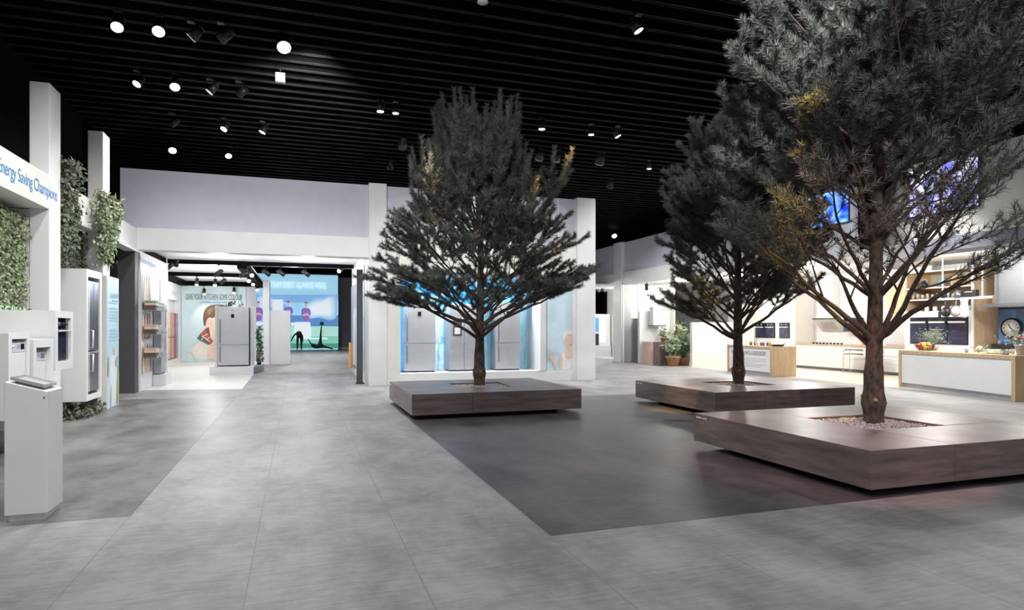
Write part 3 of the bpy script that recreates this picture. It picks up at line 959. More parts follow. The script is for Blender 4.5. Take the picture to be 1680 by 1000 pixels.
# pedestal with tray
t = thing('lectern_pedestal', 'slim white pedestal with a sloping top standing in the left foreground', 'pedestal', (-1.99, 6.05, 0))
x0, x1, y0, y1 = -2.13, -1.85, 5.87, 6.22
mb = MB()
mb.add([(x0, y0, .055), (x1, y0, .055), (x1, y1, .055), (x0, y1, .055), (x0, y0, 1.085), (x1, y0, 1.0), (x1, y1, 1.0), (x0, y1, 1.085)],
       [(0, 3, 2, 1), (4, 5, 6, 7), (0, 1, 5, 4), (1, 2, 6, 5), (2, 3, 7, 6), (3, 0, 4, 7)])
mb.build('body', WHITE, t, 0.004)
MB().box(x0 + .02, x1 - .02, y0 + .02, y1 - .02, 0.002, .055).build('plinth', WHITE, t)
MB().cyl((x1 - .02, y0 - .004, .955), (x1 - .02, y0, .955), .005, .005, 8).build('screw', BLACKM, t)
t = thing('brochure_tray', 'flat grey metal tray lying on top of the white pedestal', 'tray', (-1.99, 6.05, 1.045))
sl = (1.0 - 1.085) / .28
zt = lambda x: 1.085 + (x - x0) * sl
def slope_box(xa, xb, ya, yb, h0, h1, mbb):
    mbb.add([(xa, ya, zt(xa) + h0), (xb, ya, zt(xb) + h0), (xb, yb, zt(xb) + h0), (xa, yb, zt(xa) + h0), (xa, ya, zt(xa) + h1), (xb, ya, zt(xb) + h1), (xb, yb, zt(xb) + h1), (xa, yb, zt(xa) + h1)],
            [(0, 3, 2, 1), (4, 5, 6, 7), (0, 1, 5, 4), (1, 2, 6, 5), (2, 3, 7, 6), (3, 0, 4, 7)])
    return mbb
slope_box(-2.08, -1.90, 5.93, 6.14, .001, .02, MB()).build('foot', STEELD, t)
slope_box(-2.10, -1.88, 5.90, 6.17, .02, .026, MB()).build('plate', STEEL, t)
m2 = MB()
slope_box(-2.10, -2.094, 5.90, 6.17, .026, .045, m2); slope_box(-1.886, -1.88, 5.90, 6.17, .026, .045, m2); slope_box(-2.094, -1.886, 6.164, 6.17, .026, .045, m2); slope_box(-2.094, -1.886, 5.90, 5.906, .026, .045, m2)
m2.build('rim', STEEL, t)


# ================================================================== CEILING SPOTLIGHTS
def ceiling_spot(label, px, py, lens, aim=(0, -0.35, -1), z=5.93, big=1.0):
    x, y, _ = AZ(px, py, z)
    t = thing('ceiling_spotlight', label, 'spotlight', (x, y, 6.183), group='spotlights under the slatted ceiling')
    d = Vector(aim).normalized()
    c = Vector((x, y, z))
    r = 0.075 * big
    MB().cyl(c - d * 0.19 * big, c - d * 0.004, r * 0.8, r * 1.05, 18).cyl(c - d * 0.23 * big, c - d * 0.19 * big, r * .5, r * .78, 18).build('housing', BLACKM, t)
    MB().cyl(c - d * 0.003, c + d * 0.004, r * 0.98, r * 0.95, 20).build('lens', lens, t)
    s = Vector((0.09 * big, 0, 0))
    p = c - d * 0.11 * big
    mb = MB().box(x - 0.05, x + 0.05, y - 0.05, y + 0.05, 6.165, 6.183)
    mb.tube([(x + 0.09 * big, y, 6.166), p + s], 0.008, 6).tube([(x - 0.0, y, 6.166), (x + 0.09 * big, y, 6.166)], 0.008, 6)
    mb.build('bracket', BLACKM, t)
    return t


FW = (0.1, -0.75, -1)
for lab, px, py, ln, aim, big in [
    ('bright ceiling spotlight, first from the left in the nearest row', 192, 45, LENS, FW, 1.1),
    ('bright ceiling spotlight, second from the left in the nearest row', 260, 52, LENS, FW, 1.15),
    ('ceiling spotlight turned aside with only its rim lit, third in the nearest row', 313, 62, LENSD, (-1, 0.3, -1), 1.1),
    ('unlit dark ceiling spotlight, fourth in the nearest row', 362, 64, LENSOFF, (-1, 0.6, -0.6), 1.1),
    ('brightest ceiling spotlight with a halo, right end of the nearest row', 466, 78, LENS, FW, 1.4),
    ('small lit ceiling spotlight, first from the left in the second row', 224, 138, LENS, (-0.5, -0.5, -1), 0.95),
    ('bright ceiling spotlight, second from the left in the second row', 287, 143, LENS, FW, 1.1),
    ('tilted ceiling spotlight with a thin lit rim, third in the second row', 343, 151, LENSD, (-0.8, 0, -1), 1.0),
    ('unlit dark ceiling spotlight, fourth in the second row', 391, 155, LENSOFF, (-1, 0.6, -0.6), 1.0),
    ('unlit dark ceiling spotlight, first in the third row on the left', 281, 204, LENSOFF, (-1, 0.6, -0.6), 1.0),
    ('small lit ceiling spotlight, second in the third row on the left', 367, 212, LENS, (-0.5, -0.4, -1), 0.95),
    ('small lit ceiling spotlight, third in the third row on the left', 430, 217, LENS, (-0.5, 0, -1), 0.95),
    ('bright ceiling spotlight above the left end of the lilac back panel', 283, 247, LENS, FW, 1.2),
    ('smaller bright ceiling spotlight above the lilac back panel', 375, 256, LENS, FW, 1.0),
    ('small warm ceiling spotlight, left of the pair over the aisle', 624, 183, LENSW, (0, 0, -1), 1.0),
    ('small warm ceiling spotlight, right of the pair over the aisle', 649, 186, LENSW, (0, 0, -1), 0.9),
    ('warm oval ceiling spotlight high up left of the big pine', 1048, 51, LENSW, (0.5, -0.2, -1), 1.0),
    ('rose tinted ceiling spotlight to the right of the middle pine top', 889, 212, LENSR, (0, 0, -1), 1.0),
    ('small warm ceiling spotlight, left of the close pair over the hall centre', 970, 221, LENSW, (0, 0, -1), 0.9),
    ('small warm ceiling spotlight, right of the close pair over the hall centre', 1014, 224, LENSW, (0.5, -0.2, -1), 1.0),
    ('warm ceiling spotlight glimpsed left behind the top shoots of the middle pine', 736, 248, LENSW, (0, 0, -1), 0.9),
    ('warm ceiling spotlight glimpsed right behind the top shoots of the middle pine', 762, 251, LENSW, (0, 0, -1), 0.9),
    ('wide dim ceiling floodlight just left of the middle pine top', 660, 242, LENSD, (0, 1, -0.6), 1.5),
    ('wide dim ceiling floodlight behind the middle pine top', 786, 252, LENSD, (0, 1, -0.6), 1.5),
    ('wide dim ceiling floodlight right of the middle pine, left of three', 884, 262, LENSD, (0, 0.6, -1), 1.5),
    ('wide dim ceiling floodlight right of the middle pine, middle of three', 912, 264, LENSD, (0, 0.6, -1), 1.5),
    ('wide dim ceiling floodlight right of the middle pine, right of three', 983, 269, LENSD, (0, 0.6, -1), 1.7),
    ('unlit ceiling floodlight above the right end of the back wall', 1000, 308, LENSOFF, (0, 0.6, -1), 1.5),
    ('unlit ceiling floodlight above the white panel right of the middle pine', 920, 300, LENSOFF, (0, 0.6, -1), 1.4),
    ('unlit ceiling spotlight above the column beside the fridge niche', 640, 277, LENSOFF, (0, 0.6, -1), 1.2),
    ('small warm ceiling spotlight between the middle pine and the rounded pine', 1065, 277, LENSW, (0, 0, -1), 0.9),
    ('bright ceiling spotlight low above the right hand white wall', 1008, 387, LENS, (-.2, -1, -1), 1.6),
    ('white ceiling spotlight seen through the crown of the nearest pine', 1461, 122, LENSW, (-.3, -.5, -1), 1.0),
    ('rose ceiling spotlight seen low through the crown of the nearest pine', 1463, 214, LENSR, (0, 0, -1), 1.0),
    ('rose ceiling spotlight seen in the dark gap left of the nearest pine trunk', 1394, 207, LENSR, (0, 0, -1), 1.0),
]:
    ceiling_spot(lab, px, py, ln, aim, big=big)
t = thing('ceiling_sensor', 'slim grey sensor tube hanging from the slats at the top edge', 'sensor', (2.41, 8.42, 6.18))
MB().cyl((2.41, 8.42, 5.97), (2.41, 8.42, 6.18), 0.045, 0.045, 14).build('tube', GREYSTEEL, t)
MB().cyl((2.41, 8.42, 5.955), (2.41, 8.42, 5.97), 0.075, 0.075, 16).build('flange', WHITE, t)
t = thing('ceiling_box', 'small white square box hanging below the brightest ceiling spotlight', 'ceiling box', (-0.29, 12.1, 6.18))
MB().box(-.37, -.21, 12.05, 12.15, 5.87, 6.03).build('body', WHITE, t, 0.004)
MB().cyl((-.29, 12.1, 6.03), (-.29, 12.1, 6.183), .008, .008, 8).build('rod', BLACKM, t)


# ================================================================== COLOUR BOOTH
def rect(a, b, c, d):
    return [(a, c), (b, c), (b, d), (a, d)]


def lm(name, c, r=0.5):
    return mat(name, c, r, noise=(6, 0.96, 1.04, 2))


P_PINK = lm('print_pink', (0.74, 0.42, 0.44)); P_YEL = lm('print_pale_yellow', (0.72, 0.66, 0.45)); P_GREY = lm('print_mid_grey', (0.30, 0.28, 0.29)); P_DGREY = lm('print_dark_grey', (0.10, 0.11, 0.12))
P_WHITE = lm('print_off_white', (0.80, 0.80, 0.80)); P_SKIN = lm('print_skin', (0.76, 0.55, 0.44)); P_SKIND = lm('print_skin_shadow', (0.60, 0.36, 0.27)); P_HAIR = lm('print_brown_hair', (0.13, 0.07, 0.035)); P_HAIRL = lm('print_light_brown_hair', (0.24, 0.13, 0.06))
P_RED = lm('print_brick_red', (0.42, 0.10, 0.05)); P_WINE = lm('print_wine', (0.16, 0.06, 0.06)); P_KNIT = lm('print_cream_knit', (0.74, 0.72, 0.66)); P_AQUA = mat('print_aqua', (0.56, 0.70, 0.73), 0.5, noise=(0.7, 0.92, 1.14, 2)); P_ORANGE = lm('print_orange', (0.75, 0.36, 0.10))
P_LBLUE = lm('print_light_blue', (0.5, 0.7, 0.84))

# left wall of the booth, plane X = -3.5
hx = -3.495
t = thing('wall_lettering', 'small blue heading at the top of the left booth wall', 'lettering', (hx, 17.6, 3.0))
text('letters', 'Kitchen Appliances', (hx, 16.98, 3.0), UYP, 1.75, 0.17, BLUETXT, t, 0.003)
t = thing('wall_poster', 'tall pale poster of pink, yellow and grey cloths behind the acrylic shelves', 'poster', (hx, 17.55, 0.4))
MB().box(hx, hx + .012, 17.0, 18.12, 0.38, 2.85).build('board', P_WHITE, t)
sh = []
for k, (c, w, zb) in enumerate([(.14, .15, 1.55), (.42, .2, 1.5), (.62, .17, 1.62), (.85, .16, 1.5)]):
    sh.append(((2, 1, 0, 2)[k], smooth_poly([(c - w * .25, 2.42), (c + w * .25, 2.42), (c + w, zb + .2), (c + w * .5, zb), (c - w * .6, zb), (c - w, zb + .3)])))
for k, (c, w) in enumerate([(.15, .14), (.42, .15), (.66, .17), (.92, .13)]):
    sh.append(((1, 0, 2, 0)[k], smooth_poly([(c - w * .6, 1.5), (c + w * .6, 1.45), (c + w, .95), (c + w * .3, .8), (c - w, .9)])))
for k, (c, w) in enumerate([(.14, .16), (.40, .14), (.64, .2), (.95, .14)]):
    sh.append(((1, 1, 0, 2)[k], smooth_poly([(c - w * .3, .72), (c + w * .3, .74), (c + w, .06), (c, .02), (c - w, .05)])))
picture('printed_picture', (hx + .012, 17.0, 0.38), UYP, sh, [P_PINK, P_YEL, P_GREY], t)

ACRYL = mat('clear_acrylic', (0.93, 0.95, 0.96), 0.08, trans=0.85, spec=0.5)
JARG = mat('jar_glass', (0.85, 0.86, 0.86), 0.12, 0.0, noise=(30, 0.45, 1.15, 3), trans=0.35)
jar0 = None
for si, (zz, nm) in enumerate([(1.92, 'top'), (1.35, 'middle'), (0.79, 'bottom')]):
    t = thing('acrylic_shelf', 'clear acrylic shelf, the %s one of three on the left booth wall' % nm, 'shelf', (hx, 17.6, zz), group='acrylic shelves on the booth wall')
    MB().box(hx + .02, hx + .33, 17.02, 18.3, zz - .012, zz).build('board', ACRYL, t)
    MB().box(hx + .325, hx + .33, 17.02, 18.3, zz, zz + .05).build('front_lip', ACRYL, t)
    for q, (mm, cn) in enumerate([(P_DGREY, 'dark grey'), (P_WINE, 'wine red'), (P_YEL, 'pale yellow'), (P_PINK if si else HERB, 'pink' if si else 'green')]):
        b = solo('recipe_book', MB().box(hx + .06, hx + .3, 17.06 + .01 * q, 17.40 + .008 * q, zz + .001 + q * .055, zz + .054 + q * .055), mm,
                 '%s book in the small stack at the left end of the %s acrylic shelf' % (cn, nm), 'book', 'books stacked on the acrylic shelves')
    for q in range(8):
        jy, jx = 17.56 + (q % 4) * .17, hx + .11 + (q // 4) * .14
        lab = 'small glass jar among those clustered on the %s acrylic shelf' % nm
        if jar0 is None:
            jar0 = thing('glass_jar', lab, 'jar', (jx, jy, zz + .001), group='glass jars on the top acrylic shelf')
            MB().lathe((jx, jy, zz + .001), [(.04, 0), (.055, .012), (.055, .12), (.04, .15), (.04, .165)], 12).build('body', JARG, jar0)
            MB().lathe((jx, jy, zz + .001), [(.044, .165), (.044, .195), (.02, .2)], 12).build('lid', CHROME, jar0)
        else:
            j = dup(jar0, (jx, jy, zz + .001), label=lab); j['group'] = 'glass jars on the %s acrylic shelf' % nm


def fridge(label, x0, x1, yf, z0, z1, split, m, depth=0.62, side_by_side=False, hinge='left', disp=True, dispenser=False, group=None):
    """refrigerator facing -Y"""
    t = thing('refrigerator', label, 'refrigerator', ((x0 + x1) / 2, yf + depth / 2, z0), group=group)
    MB().box(x0 + .005, x1 - .005, yf + .06, yf + depth, z0 + .03, z1).build('body', GREYSTEEL, t)
    MB().box(x0 + .02, x1 - .02, yf + .05, yf + depth - .1, z0, z0 + .03).build('base', BLACKM, t)
    w = x1 - x0
    def bowed(xa, xb, za, zb):
        mb = MB(); n = 12; vs = []
        for zz in (za, zb):
            for i in range(n + 1):
                k = i / n
                vs.append((xa + (xb - xa) * k, yf + .03 - .03 * math.sin(PI * k), zz))
            vs.append((xb, yf + .058, zz)); vs.append((xa, yf + .058, zz))
        N = n + 3
        mb.add(vs, [tuple(range(N))[::-1], tuple(range(N, 2 * N))]); mb.add(vs, [(i, (i + 1) % N, N + (i + 1) % N, N + i) for i in range(N)], 0, False)
        return mb
    if side_by_side:
        xm = x0 + w * split
        d1 = MB().box(x0 + .004, xm - .004, yf, yf + .058, z0 + .04, z1 - .004).build('door', m, t, .008)
        d2 = MB().box(xm + .004, x1 - .004, yf, yf + .058, z0 + .04, z1 - .004).build('door', m, t, .008)
        for d, hxp in ((d1, xm - .05), (d2, xm + .05)):
            MB().tube([(hxp, yf, z0 + .75), (hxp, yf - .045, z0 + .78), (hxp, yf - .045, z0 + 1.5), (hxp, yf, z0 + 1.53)], .013, 8).build('handle', STEEL, d)
        if dispenser:
            MB().box(x0 + .1, x0 + .34, yf - .006, yf, z0 + .98, z0 + 1.42).build('water_dispenser', STEELD, d1)
            MB().box(x0 + .14, x0 + .30, yf - .009, yf - .006, z0 + 1.02, z0 + 1.2).build('dispenser_tray', WHITE, t)
    else:
        zs = z0 + (z1 - z0) * split
        d1 = bowed(x0 + .004, x1 - .004, zs + .006, z1 - .004).build('door', m, t)
        d2 = bowed(x0 + .004, x1 - .004, z0 + .04, zs - .006).build('freezer_door', m, t)
        hxp = x0 + .07 if hinge == 'left' else x1 - .07
        MB().tube([(hxp, yf + .02, zs + .05), (hxp, yf - .04, zs + .07), (hxp, yf - .04, zs + .78), (hxp, yf + .02, zs + .8)], .014, 8).build('handle', STEELD, d1)
        MB().tube([(hxp, yf + .02, zs - .05), (hxp, yf - .04, zs - .07), (hxp, yf - .04, zs - .5), (hxp, yf + .02, zs - .52)], .014, 8).build('handle', STEELD, d2)
        if disp:
            MB().box(x0 + w * .43, x0 + w * .53, yf - .008, yf + .002, z1 - .36, z1 - .24).build('display', BLACKGLASS, d1, label='small dark display')
        MB().box(x0 + w * .44, x0 + w * .52, yf - .004, yf + .004, z1 - .13, z1 - .11).build('badge', CHROME, d1)
    return t


# slim fridge on the left booth wall (faces +X)
t = thing('slim_fridge', 'slim grey fridge front standing against the left booth wall', 'refrigerator', (hx + .1, 18.7, .3))
MB().box(hx + .01, hx + .15, 18.36, 19.02, .32, 2.12).build('body', GREYSTEEL, t)
d = MB().box(hx + .15, hx + .19, 18.365, 19.015, 1.36, 2.11).build('door', GREYSTEEL, t, .006)
MB().box(hx + .19, hx + .215, 18.86, 18.9, 1.5, 1.95).build('handle', STEEL, d)
d = MB().box(hx + .15, hx + .19, 18.365, 19.015, .36, 1.34).build('freezer_door', GREYSTEEL, t, .006)
MB().box(hx + .19, hx + .215, 18.86, 18.9, .9, 1.28).build('handle', STEEL, d)
MB().box(hx + .01, hx + .16, 18.4, 18.98, .30, .32).build('base', BLACKM, t)
solo('fridge_ledge', MB().box(hx + .003, hx + .3, 18.3, 19.1, 0.004, .298), WHITE, 'white floor ledge under the slim grey fridge', 'ledge')
t = thing('wall_banner', 'tall white banner with orange flowers at its foot on the left booth wall', 'banner', (hx, 19.6, .4))
MB().box(hx, hx + .012, 19.22, 20.05, .38, 2.82).build('board', P_WHITE, t)
sh = [(0, smooth_poly([(.1, .05), (.2, .6), (.35, .3), (.55, .75), (.6, 1.0), (.7, .5), (.72, .05)]))]
for k in range(9):
    sh.append((1, ell(.12 + .07 * k, .08 + .09 * ((k * 7) % 3), .05, .07, 8)))
sh.append((2, smooth_poly([(.05, .5), (.3, .9), (.4, .6), (.2, .4)])))
picture('printed_picture', (hx + .012, 19.22, .38), UYP, sh, [P_SKIN, P_ORANGE, P_LBLUE], t)

# coloured fridge fronts in the side wall recess
cols = [('dark grey', (.10, .09, .10)), ('salmon', (.66, .36, .27)), ('dusty rose', (.55, .34, .31)), ('beige', (.60, .46, .36)), ('taupe', (.33, .27, .24)), ('coral', (.68, .22, .20)), ('wine red', (.25, .05, .06)), ('slate blue', (.22, .26, .35))]
for k, (cn, c) in enumerate(cols):
    ya = 26.66 + k * .43
    t = thing('coloured_fridge_front', '%s narrow fridge front in the row along the left side wall of the booth' % cn, 'fridge front', (-4.83, ya + .2, .26), group='row of coloured fridge fronts')
    m = lm('front_' + cn.replace(' ', '_'), c)
    MB().box(-4.94, -4.80, ya, ya + .41, 1.12, 2.1).build('door', m, t, .004)
    MB().box(-4.94, -4.80, ya, ya + .41, .26, 1.10).build('freezer_door', m, t, .004)
    MB().box(-4.94, -4.82, ya, ya + .41, .222, .26).build('base', BLACKM, t)
    MB().box(-4.80, -4.785, ya + .03, ya + .05, 1.15, 1.5).build('handle', STEEL, t)
t = thing('wall_lettering', 'faint blue heading above the coloured fridge fronts', 'lettering', (-4.74, 27.5, 2.9))
text('letters', 'Colour Collection', (-4.745, 26.9, 2.82), UYP, 2.6, 0.17, P_LBLUE, t, 0.003)

# photo wall with the woman holding swatches, Y = 30.6
t = thing('photo_wall', 'aqua photo wall of a woman holding dark red colour swatches', 'photo wall', (-3.45, 30.58, 0))
PX0, PW, PH = -4.73, 2.56, 3.31
MB().box(PX0, PX0 + PW, 30.57, 30.598, 0.02, PH).build('board', P_AQUA, t)
q = lambda zx, zy: ((zx / 6.664 - 7) / 106 * PW, (594 - 470 - zy / 6.664) / 124 * PH)
Q = lambda pts, it=2: smooth_poly([q(*p) for p in pts], it)
sh = [(0, Q([(95, 800), (135, 690), (210, 610), (300, 590), (350, 640), (560, 640), (640, 600), (700, 690), (740, 800)], 3)),
      (1, Q([(392, 560), (400, 640), (440, 680), (500, 690), (540, 640), (545, 560)])),
      (1, Q([(300, 300), (298, 380), (306, 440), (330, 510), (380, 580), (440, 615), (500, 600), (560, 540), (600, 440), (612, 330), (560, 270), (380, 260)])),
      (3, Q([(304, 445), (284, 420), (276, 340), (285, 280), (310, 235), (360, 208), (440, 200), (520, 205), (590, 240), (625, 300), (628, 400), (604, 450), (598, 360), (560, 330), (520, 345), (480, 325), (440, 350), (410, 330), (380, 355), (350, 335), (325, 360), (312, 390)])),
      (4, Q([(320, 300), (345, 240), (420, 215), (440, 222), (380, 265), (345, 320)])),
      (4, Q([(470, 222), (540, 232), (580, 280), (540, 262)])),
      (2, Q([(335, 388), (360, 374), (392, 378), (388, 384), (360, 382)], 1)),
      (2, Q([(470, 384), (500, 374), (535, 386), (500, 381)], 1)),
      (5, ell(*q(364, 402), .058, .028, 14)), (6, ell(*q(366, 402), .024, .026, 12)),
      (5, ell(*q(505, 402), .058, .028, 14)), (6, ell(*q(503, 402), .024, .026, 12)),
      (2, Q([(425, 470), (437, 486), (455, 484), (450, 494), (428, 492)], 1)),
      (7, Q([(405, 530), (440, 520), (478, 530), (440, 548)], 2)),
      (6, Q([(300, 470), (340, 446), (352, 470), (388, 600), (350, 610)], 0)), (8, Q([(245, 520), (298, 470), (384, 606), (350, 640)], 0)), (9, Q([(213, 570), (248, 520), (350, 600), (340, 640)], 0)),
      (10, Q([(262, 545), (268, 538), (352, 600), (348, 608)], 0)), (10, Q([(285, 538), (330, 520), (332, 525), (288, 545)], 0)), (10, Q([(310, 580), (352, 556), (354, 561), (314, 587)], 0)), (10, Q([(258, 585), (275, 560), (281, 563), (264, 590)], 0)),
      (1, Q([(340, 420), (372, 438), (400, 560), (392, 600), (360, 560)], 0)),
      (1, Q([(322, 800), (326, 730), (336, 680), (350, 640), (390, 622), (440, 600), (470, 610), (480, 680), (450, 760), (440, 800)])),
      (2, Q([(360, 650), (440, 622), (444, 630), (368, 662)], 1)), (2, Q([(366, 685), (450, 655), (452, 663), (372, 697)], 1)), (2, Q([(380, 715), (452, 695), (452, 702), (386, 725)], 1)),
      (11, Q([(150, 720), (165, 715), (215, 800), (195, 800)], 0)), (11, Q([(560, 720), (575, 715), (590, 800), (572, 800)], 0))]
picture('printed_picture', (PX0, 30.57, 0), UX, sh, [P_KNIT, P_SKIN, P_SKIND, P_HAIR, P_HAIRL, P_WHITE, P_WINE, lm('print_lips', (.6, .25, .22)), P_RED, P_DGREY, P_WHITE, lm('print_knit_shadow', (.66, .64, .58))], t, 0.003, 0.002)
a = q(95, 150); b2 = q(712, 88)
text('lettering', 'GIVE YOUR KITCHEN SOME COLOUR', (PX0 + a[0], 30.57, a[1]), UX, b2[0] - a[0], b2[1] - a[1], GREYTXT, t, 0.06)
a = q(250, 190); b2 = q(545, 165)
text('lettering', 'with Beko refrigerators', (PX0 + a[0], 30.57, a[1]), UX, b2[0] - a[0], b2[1] - a[1], BLUETXT, t, 0.06)

# fridge on its white plinth
solo('display_plinth', MB().box(-2.62, -1.33, 22.0, 23.9, 0.004, 0.26), WHITE, 'low white plinth under the steel fridge in the colour booth', 'plinth', bev=.004)
solo('kick_ramp', MB().prism([(-1.325, 22.0), (-1.1, 23.2), (-1.1, 24.0), (-1.325, 24.0)], 0.003, 0.22), GREYPANEL, 'grey side wedge along the white fridge plinth', 'plinth')
mb = MB().box(-2.50, -2.42, 22.35, 23.3, .262, 2.2).box(-1.46, -1.38, 22.5, 23.3, .262, 2.2).box(-2.42, -1.46, 23.22, 23.3, .262, 2.2)
solo('display_surround', mb, WHITE, 'white boards standing round the steel fridge on its plinth', 'surround')
fridge('steel fridge freezer on the white plinth in front of the photo wall', -2.40, -1.49, 22.15, .262, 2.17, .36, STEEL, .9)
t = thing('trailing_plant', 'small green plant lying on top of the steel fridge', 'plant', (-1.95, 22.6, 2.172))
leaves(MB(), 60, lambda r: (-2.2 + .5 * r.random(), 22.45 + .3 * r.random(), 2.24 + .10 * r.random()), 0.08, (0, -.6, .6), .7, rg).build('foliage', IVYD, t)
MB().tube([(-2.2, 22.6, 2.18), (-1.95, 22.55, 2.22), (-1.72, 22.6, 2.18)], .008, 5).build('stem', BARKB, t)
t = thing('climbing_plant', 'dark slim climbing plant beside the fridge surround', 'plant', (-1.25, 23.6, .222))
MB().cyl((-1.25, 23.6, .222), (-1.25, 23.6, .36), .06, .08, 12).build('pot', BLACKM, t)
MB().tube([(-1.25, 23.6, .3), (-1.24, 23.6, .9), (-1.27, 23.6, 1.5)], .012, 6).build('stem', BARKB, t)
leaves(MB(), 220, lambda r: (-1.33 + .18 * r.random(), 23.52 + .16 * r.random(), .35 + 1.2 * r.random()), 0.09, (.2, -1, .2), .7, rg).build('foliage', IVYD, t)

# white partitions in the passage
solo('partition', MB().box(-1.32, -1.08, 27.6, 28.6, 0.004, 3.42), WHITE, 'tall narrow white partition left of the lower one in the passage', 'partition', bev=.004)
solo('partition', MB().box(-1.075, -0.28, 27.75, 28.3, 0.001, 2.2), WHITE, 'lower wide white partition in front of the football wall', 'partition', bev=.004)
t = thing('low_bench', 'low red bench glimpsed between fridge and partition', 'bench', (-2.4, 31.7, 0))
MB().box(-3.4, -1.6, 31.5, 31.95, .25, .35).build('seat', lm('red_lacquer', (.65, .09, .08)), t)
for xx in (-3.3, -1.75):
    MB().box(xx, xx + .06, 31.55, 31.9, 0.001, .25).build('leg', WHITE, t)

# team wall, Y = 44.6, a backlit print
def glow(name, c, e=0.8):
    return mat(name, c, 0.5, emit=c, estr=e)
T = [glow('print_sky', (.36, .66, .84)), glow('print_deep_blue', (.10, .26, .55)), glow('print_cloud', (.78, .88, .95)), glow('print_pitch', (.22, .56, .45)), glow('print_stripe_blue', (.12, .16, .55)), glow('print_stripe_red', (.55, .12, .28)),
     glow('print_player_skin', (.62, .45, .42)), glow('print_player_hair', (.12, .08, .10)), glow('print_panel_white', (.80, .86, .92)), glow('print_mid_blue', (.22, .45, .75)), glow('print_pitch_dark', (.07, .30, .22)), glow('print_pale_pitch', (.42, .72, .64)), glow('print_haze_blue', (.30, .54, .80)), glow('print_haze_pale', (.46, .66, .86)), glow('print_haze_light', (.62, .78, .90))]
t = thing('football_wall', 'large backlit blue and green football wall at the end of the passage', 'photo wall', (0.2, 44.55, 0))
TX0 = -2.55
MB().box(TX0, 2.58, 44.5, 44.58, 0.02, 5.0).build('board', T[0], t)
tq = lambda px, py: (AY(px, py, 44.5)[0] - TX0, AY(px, py, 44.5)[2])
TR = lambda a, b, c, d: [tq(a, d), tq(b, d), tq(b, c), tq(a, c)]
sh = [(9, TR(420, 555, 483, 500)), (0, TR(420, 555, 496, 522)), (1, TR(420, 555, 517, 536)), (9, TR(420, 470, 498, 530)), (11, TR(420, 555, 535, 553)), (3, TR(420, 555, 551, 564)), (10, TR(420, 555, 563, 571)),
      ]
CLOUD = [(492, 508), (502, 497), (516, 490), (530, 488), (545, 482), (554, 488), (554, 522), (540, 525), (524, 521), (508, 523), (498, 517)]
for k, (mi, f_) in enumerate(((12, 1.0), (13, .86), (14, .72), (2, .56))):
    sh.append((mi, [tq(*p) for p in smooth_poly([(min(554.5, 528 + (x_ - 528) * f_), 506 + (y_ - 506) * f_ + 1.2 * math.sin(i_ * 2.1 + k)) for i_, (x_, y_) in enumerate(CLOUD)], 3)]))
for k, (mi, f_) in enumerate(((13, 1.0), (14, .7))):
    sh.append((mi, [tq(*p) for p in smooth_poly([(max(420.5, 432 + (x_ - 432) * f_), 496 + (y_ - 496) * f_) for x_, y_ in [(421, 486), (436, 484), (450, 492), (446, 504), (430, 510), (421, 506)]], 3)]))
sh += [(8, TR(447, 464, 490, 509)), (9, TR(447, 464, 488, 491)), (8, TR(484, 509, 528, 556)), (8, TR(477, 487, 529, 534)), (8, TR(417, 434, 528, 534)), (2, TR(508, 537, 554, 556))]
for (cx, top) in ((424, 494), (473, 493), (502, 495)):
    sh.append((6, [tq(*p) for p in ell(cx, top + 4.5, 2.4, 4.2, 14)])); sh.append((7, [tq(*p) for p in smooth_poly([(cx - 2.7, top + 4), (cx - 2, top + .2), (cx + 2, top + .2), (cx + 2.7, top + 4), (cx + 1.5, top + 2.2), (cx - 1.5, top + 2.2)])]))
    sh.append((6, TR(cx - 1, cx + 1, top + 8, top + 11)))
    sh.append((4, [tq(*p) for p in smooth_poly([(cx - 7, top + 12), (cx - 3, top + 10), (cx + 3, top + 10), (cx + 7, top + 12), (cx + 8, top + 22), (cx + 5.5, top + 22), (cx + 5, top + 32), (cx - 5, top + 32), (cx - 5.5, top + 22), (cx - 8, top + 22)], 1)]))
    for k in (-3.2, 0, 3.2):
        sh.append((5, TR(cx + k - .7, cx + k + .7, top + 11, top + 32)))
    sh.append((6, [tq(*p) for p in smooth_poly([(cx - 7, top + 21), (cx - 5, top + 21), (cx + 3, top + 17.5), (cx + 3, top + 19.5), (cx - 4, top + 24)])]))
    sh.append((6, [tq(*p) for p in smooth_poly([(cx + 7, top + 21), (cx + 5, top + 21), (cx - 3, top + 18.5), (cx - 3, top + 20), (cx + 4, top + 24)])]))
picture('printed_picture', (TX0, 44.5, 0), UX, sh, T, t, 0.004, 0.004)
a = tq(443, 472); b2 = tq(536, 463)
text('lettering', 'TEAM SPIRIT ALWAYS WINS.', (TX0 + a[0], 44.5, a[1]), UX, b2[0] - a[0], b2[1] - a[1], glow('backlit_white_letters', (.9, .94, .96), .8), t, 0.09)
solo('floor_mat', MB().box(-2.4, 2.75, 42.6, 44.4, 0.001, .02), lm('dark_green_mat', (.03, .10, .06)), 'long dark green mat on the floor before the football wall', 'mat')


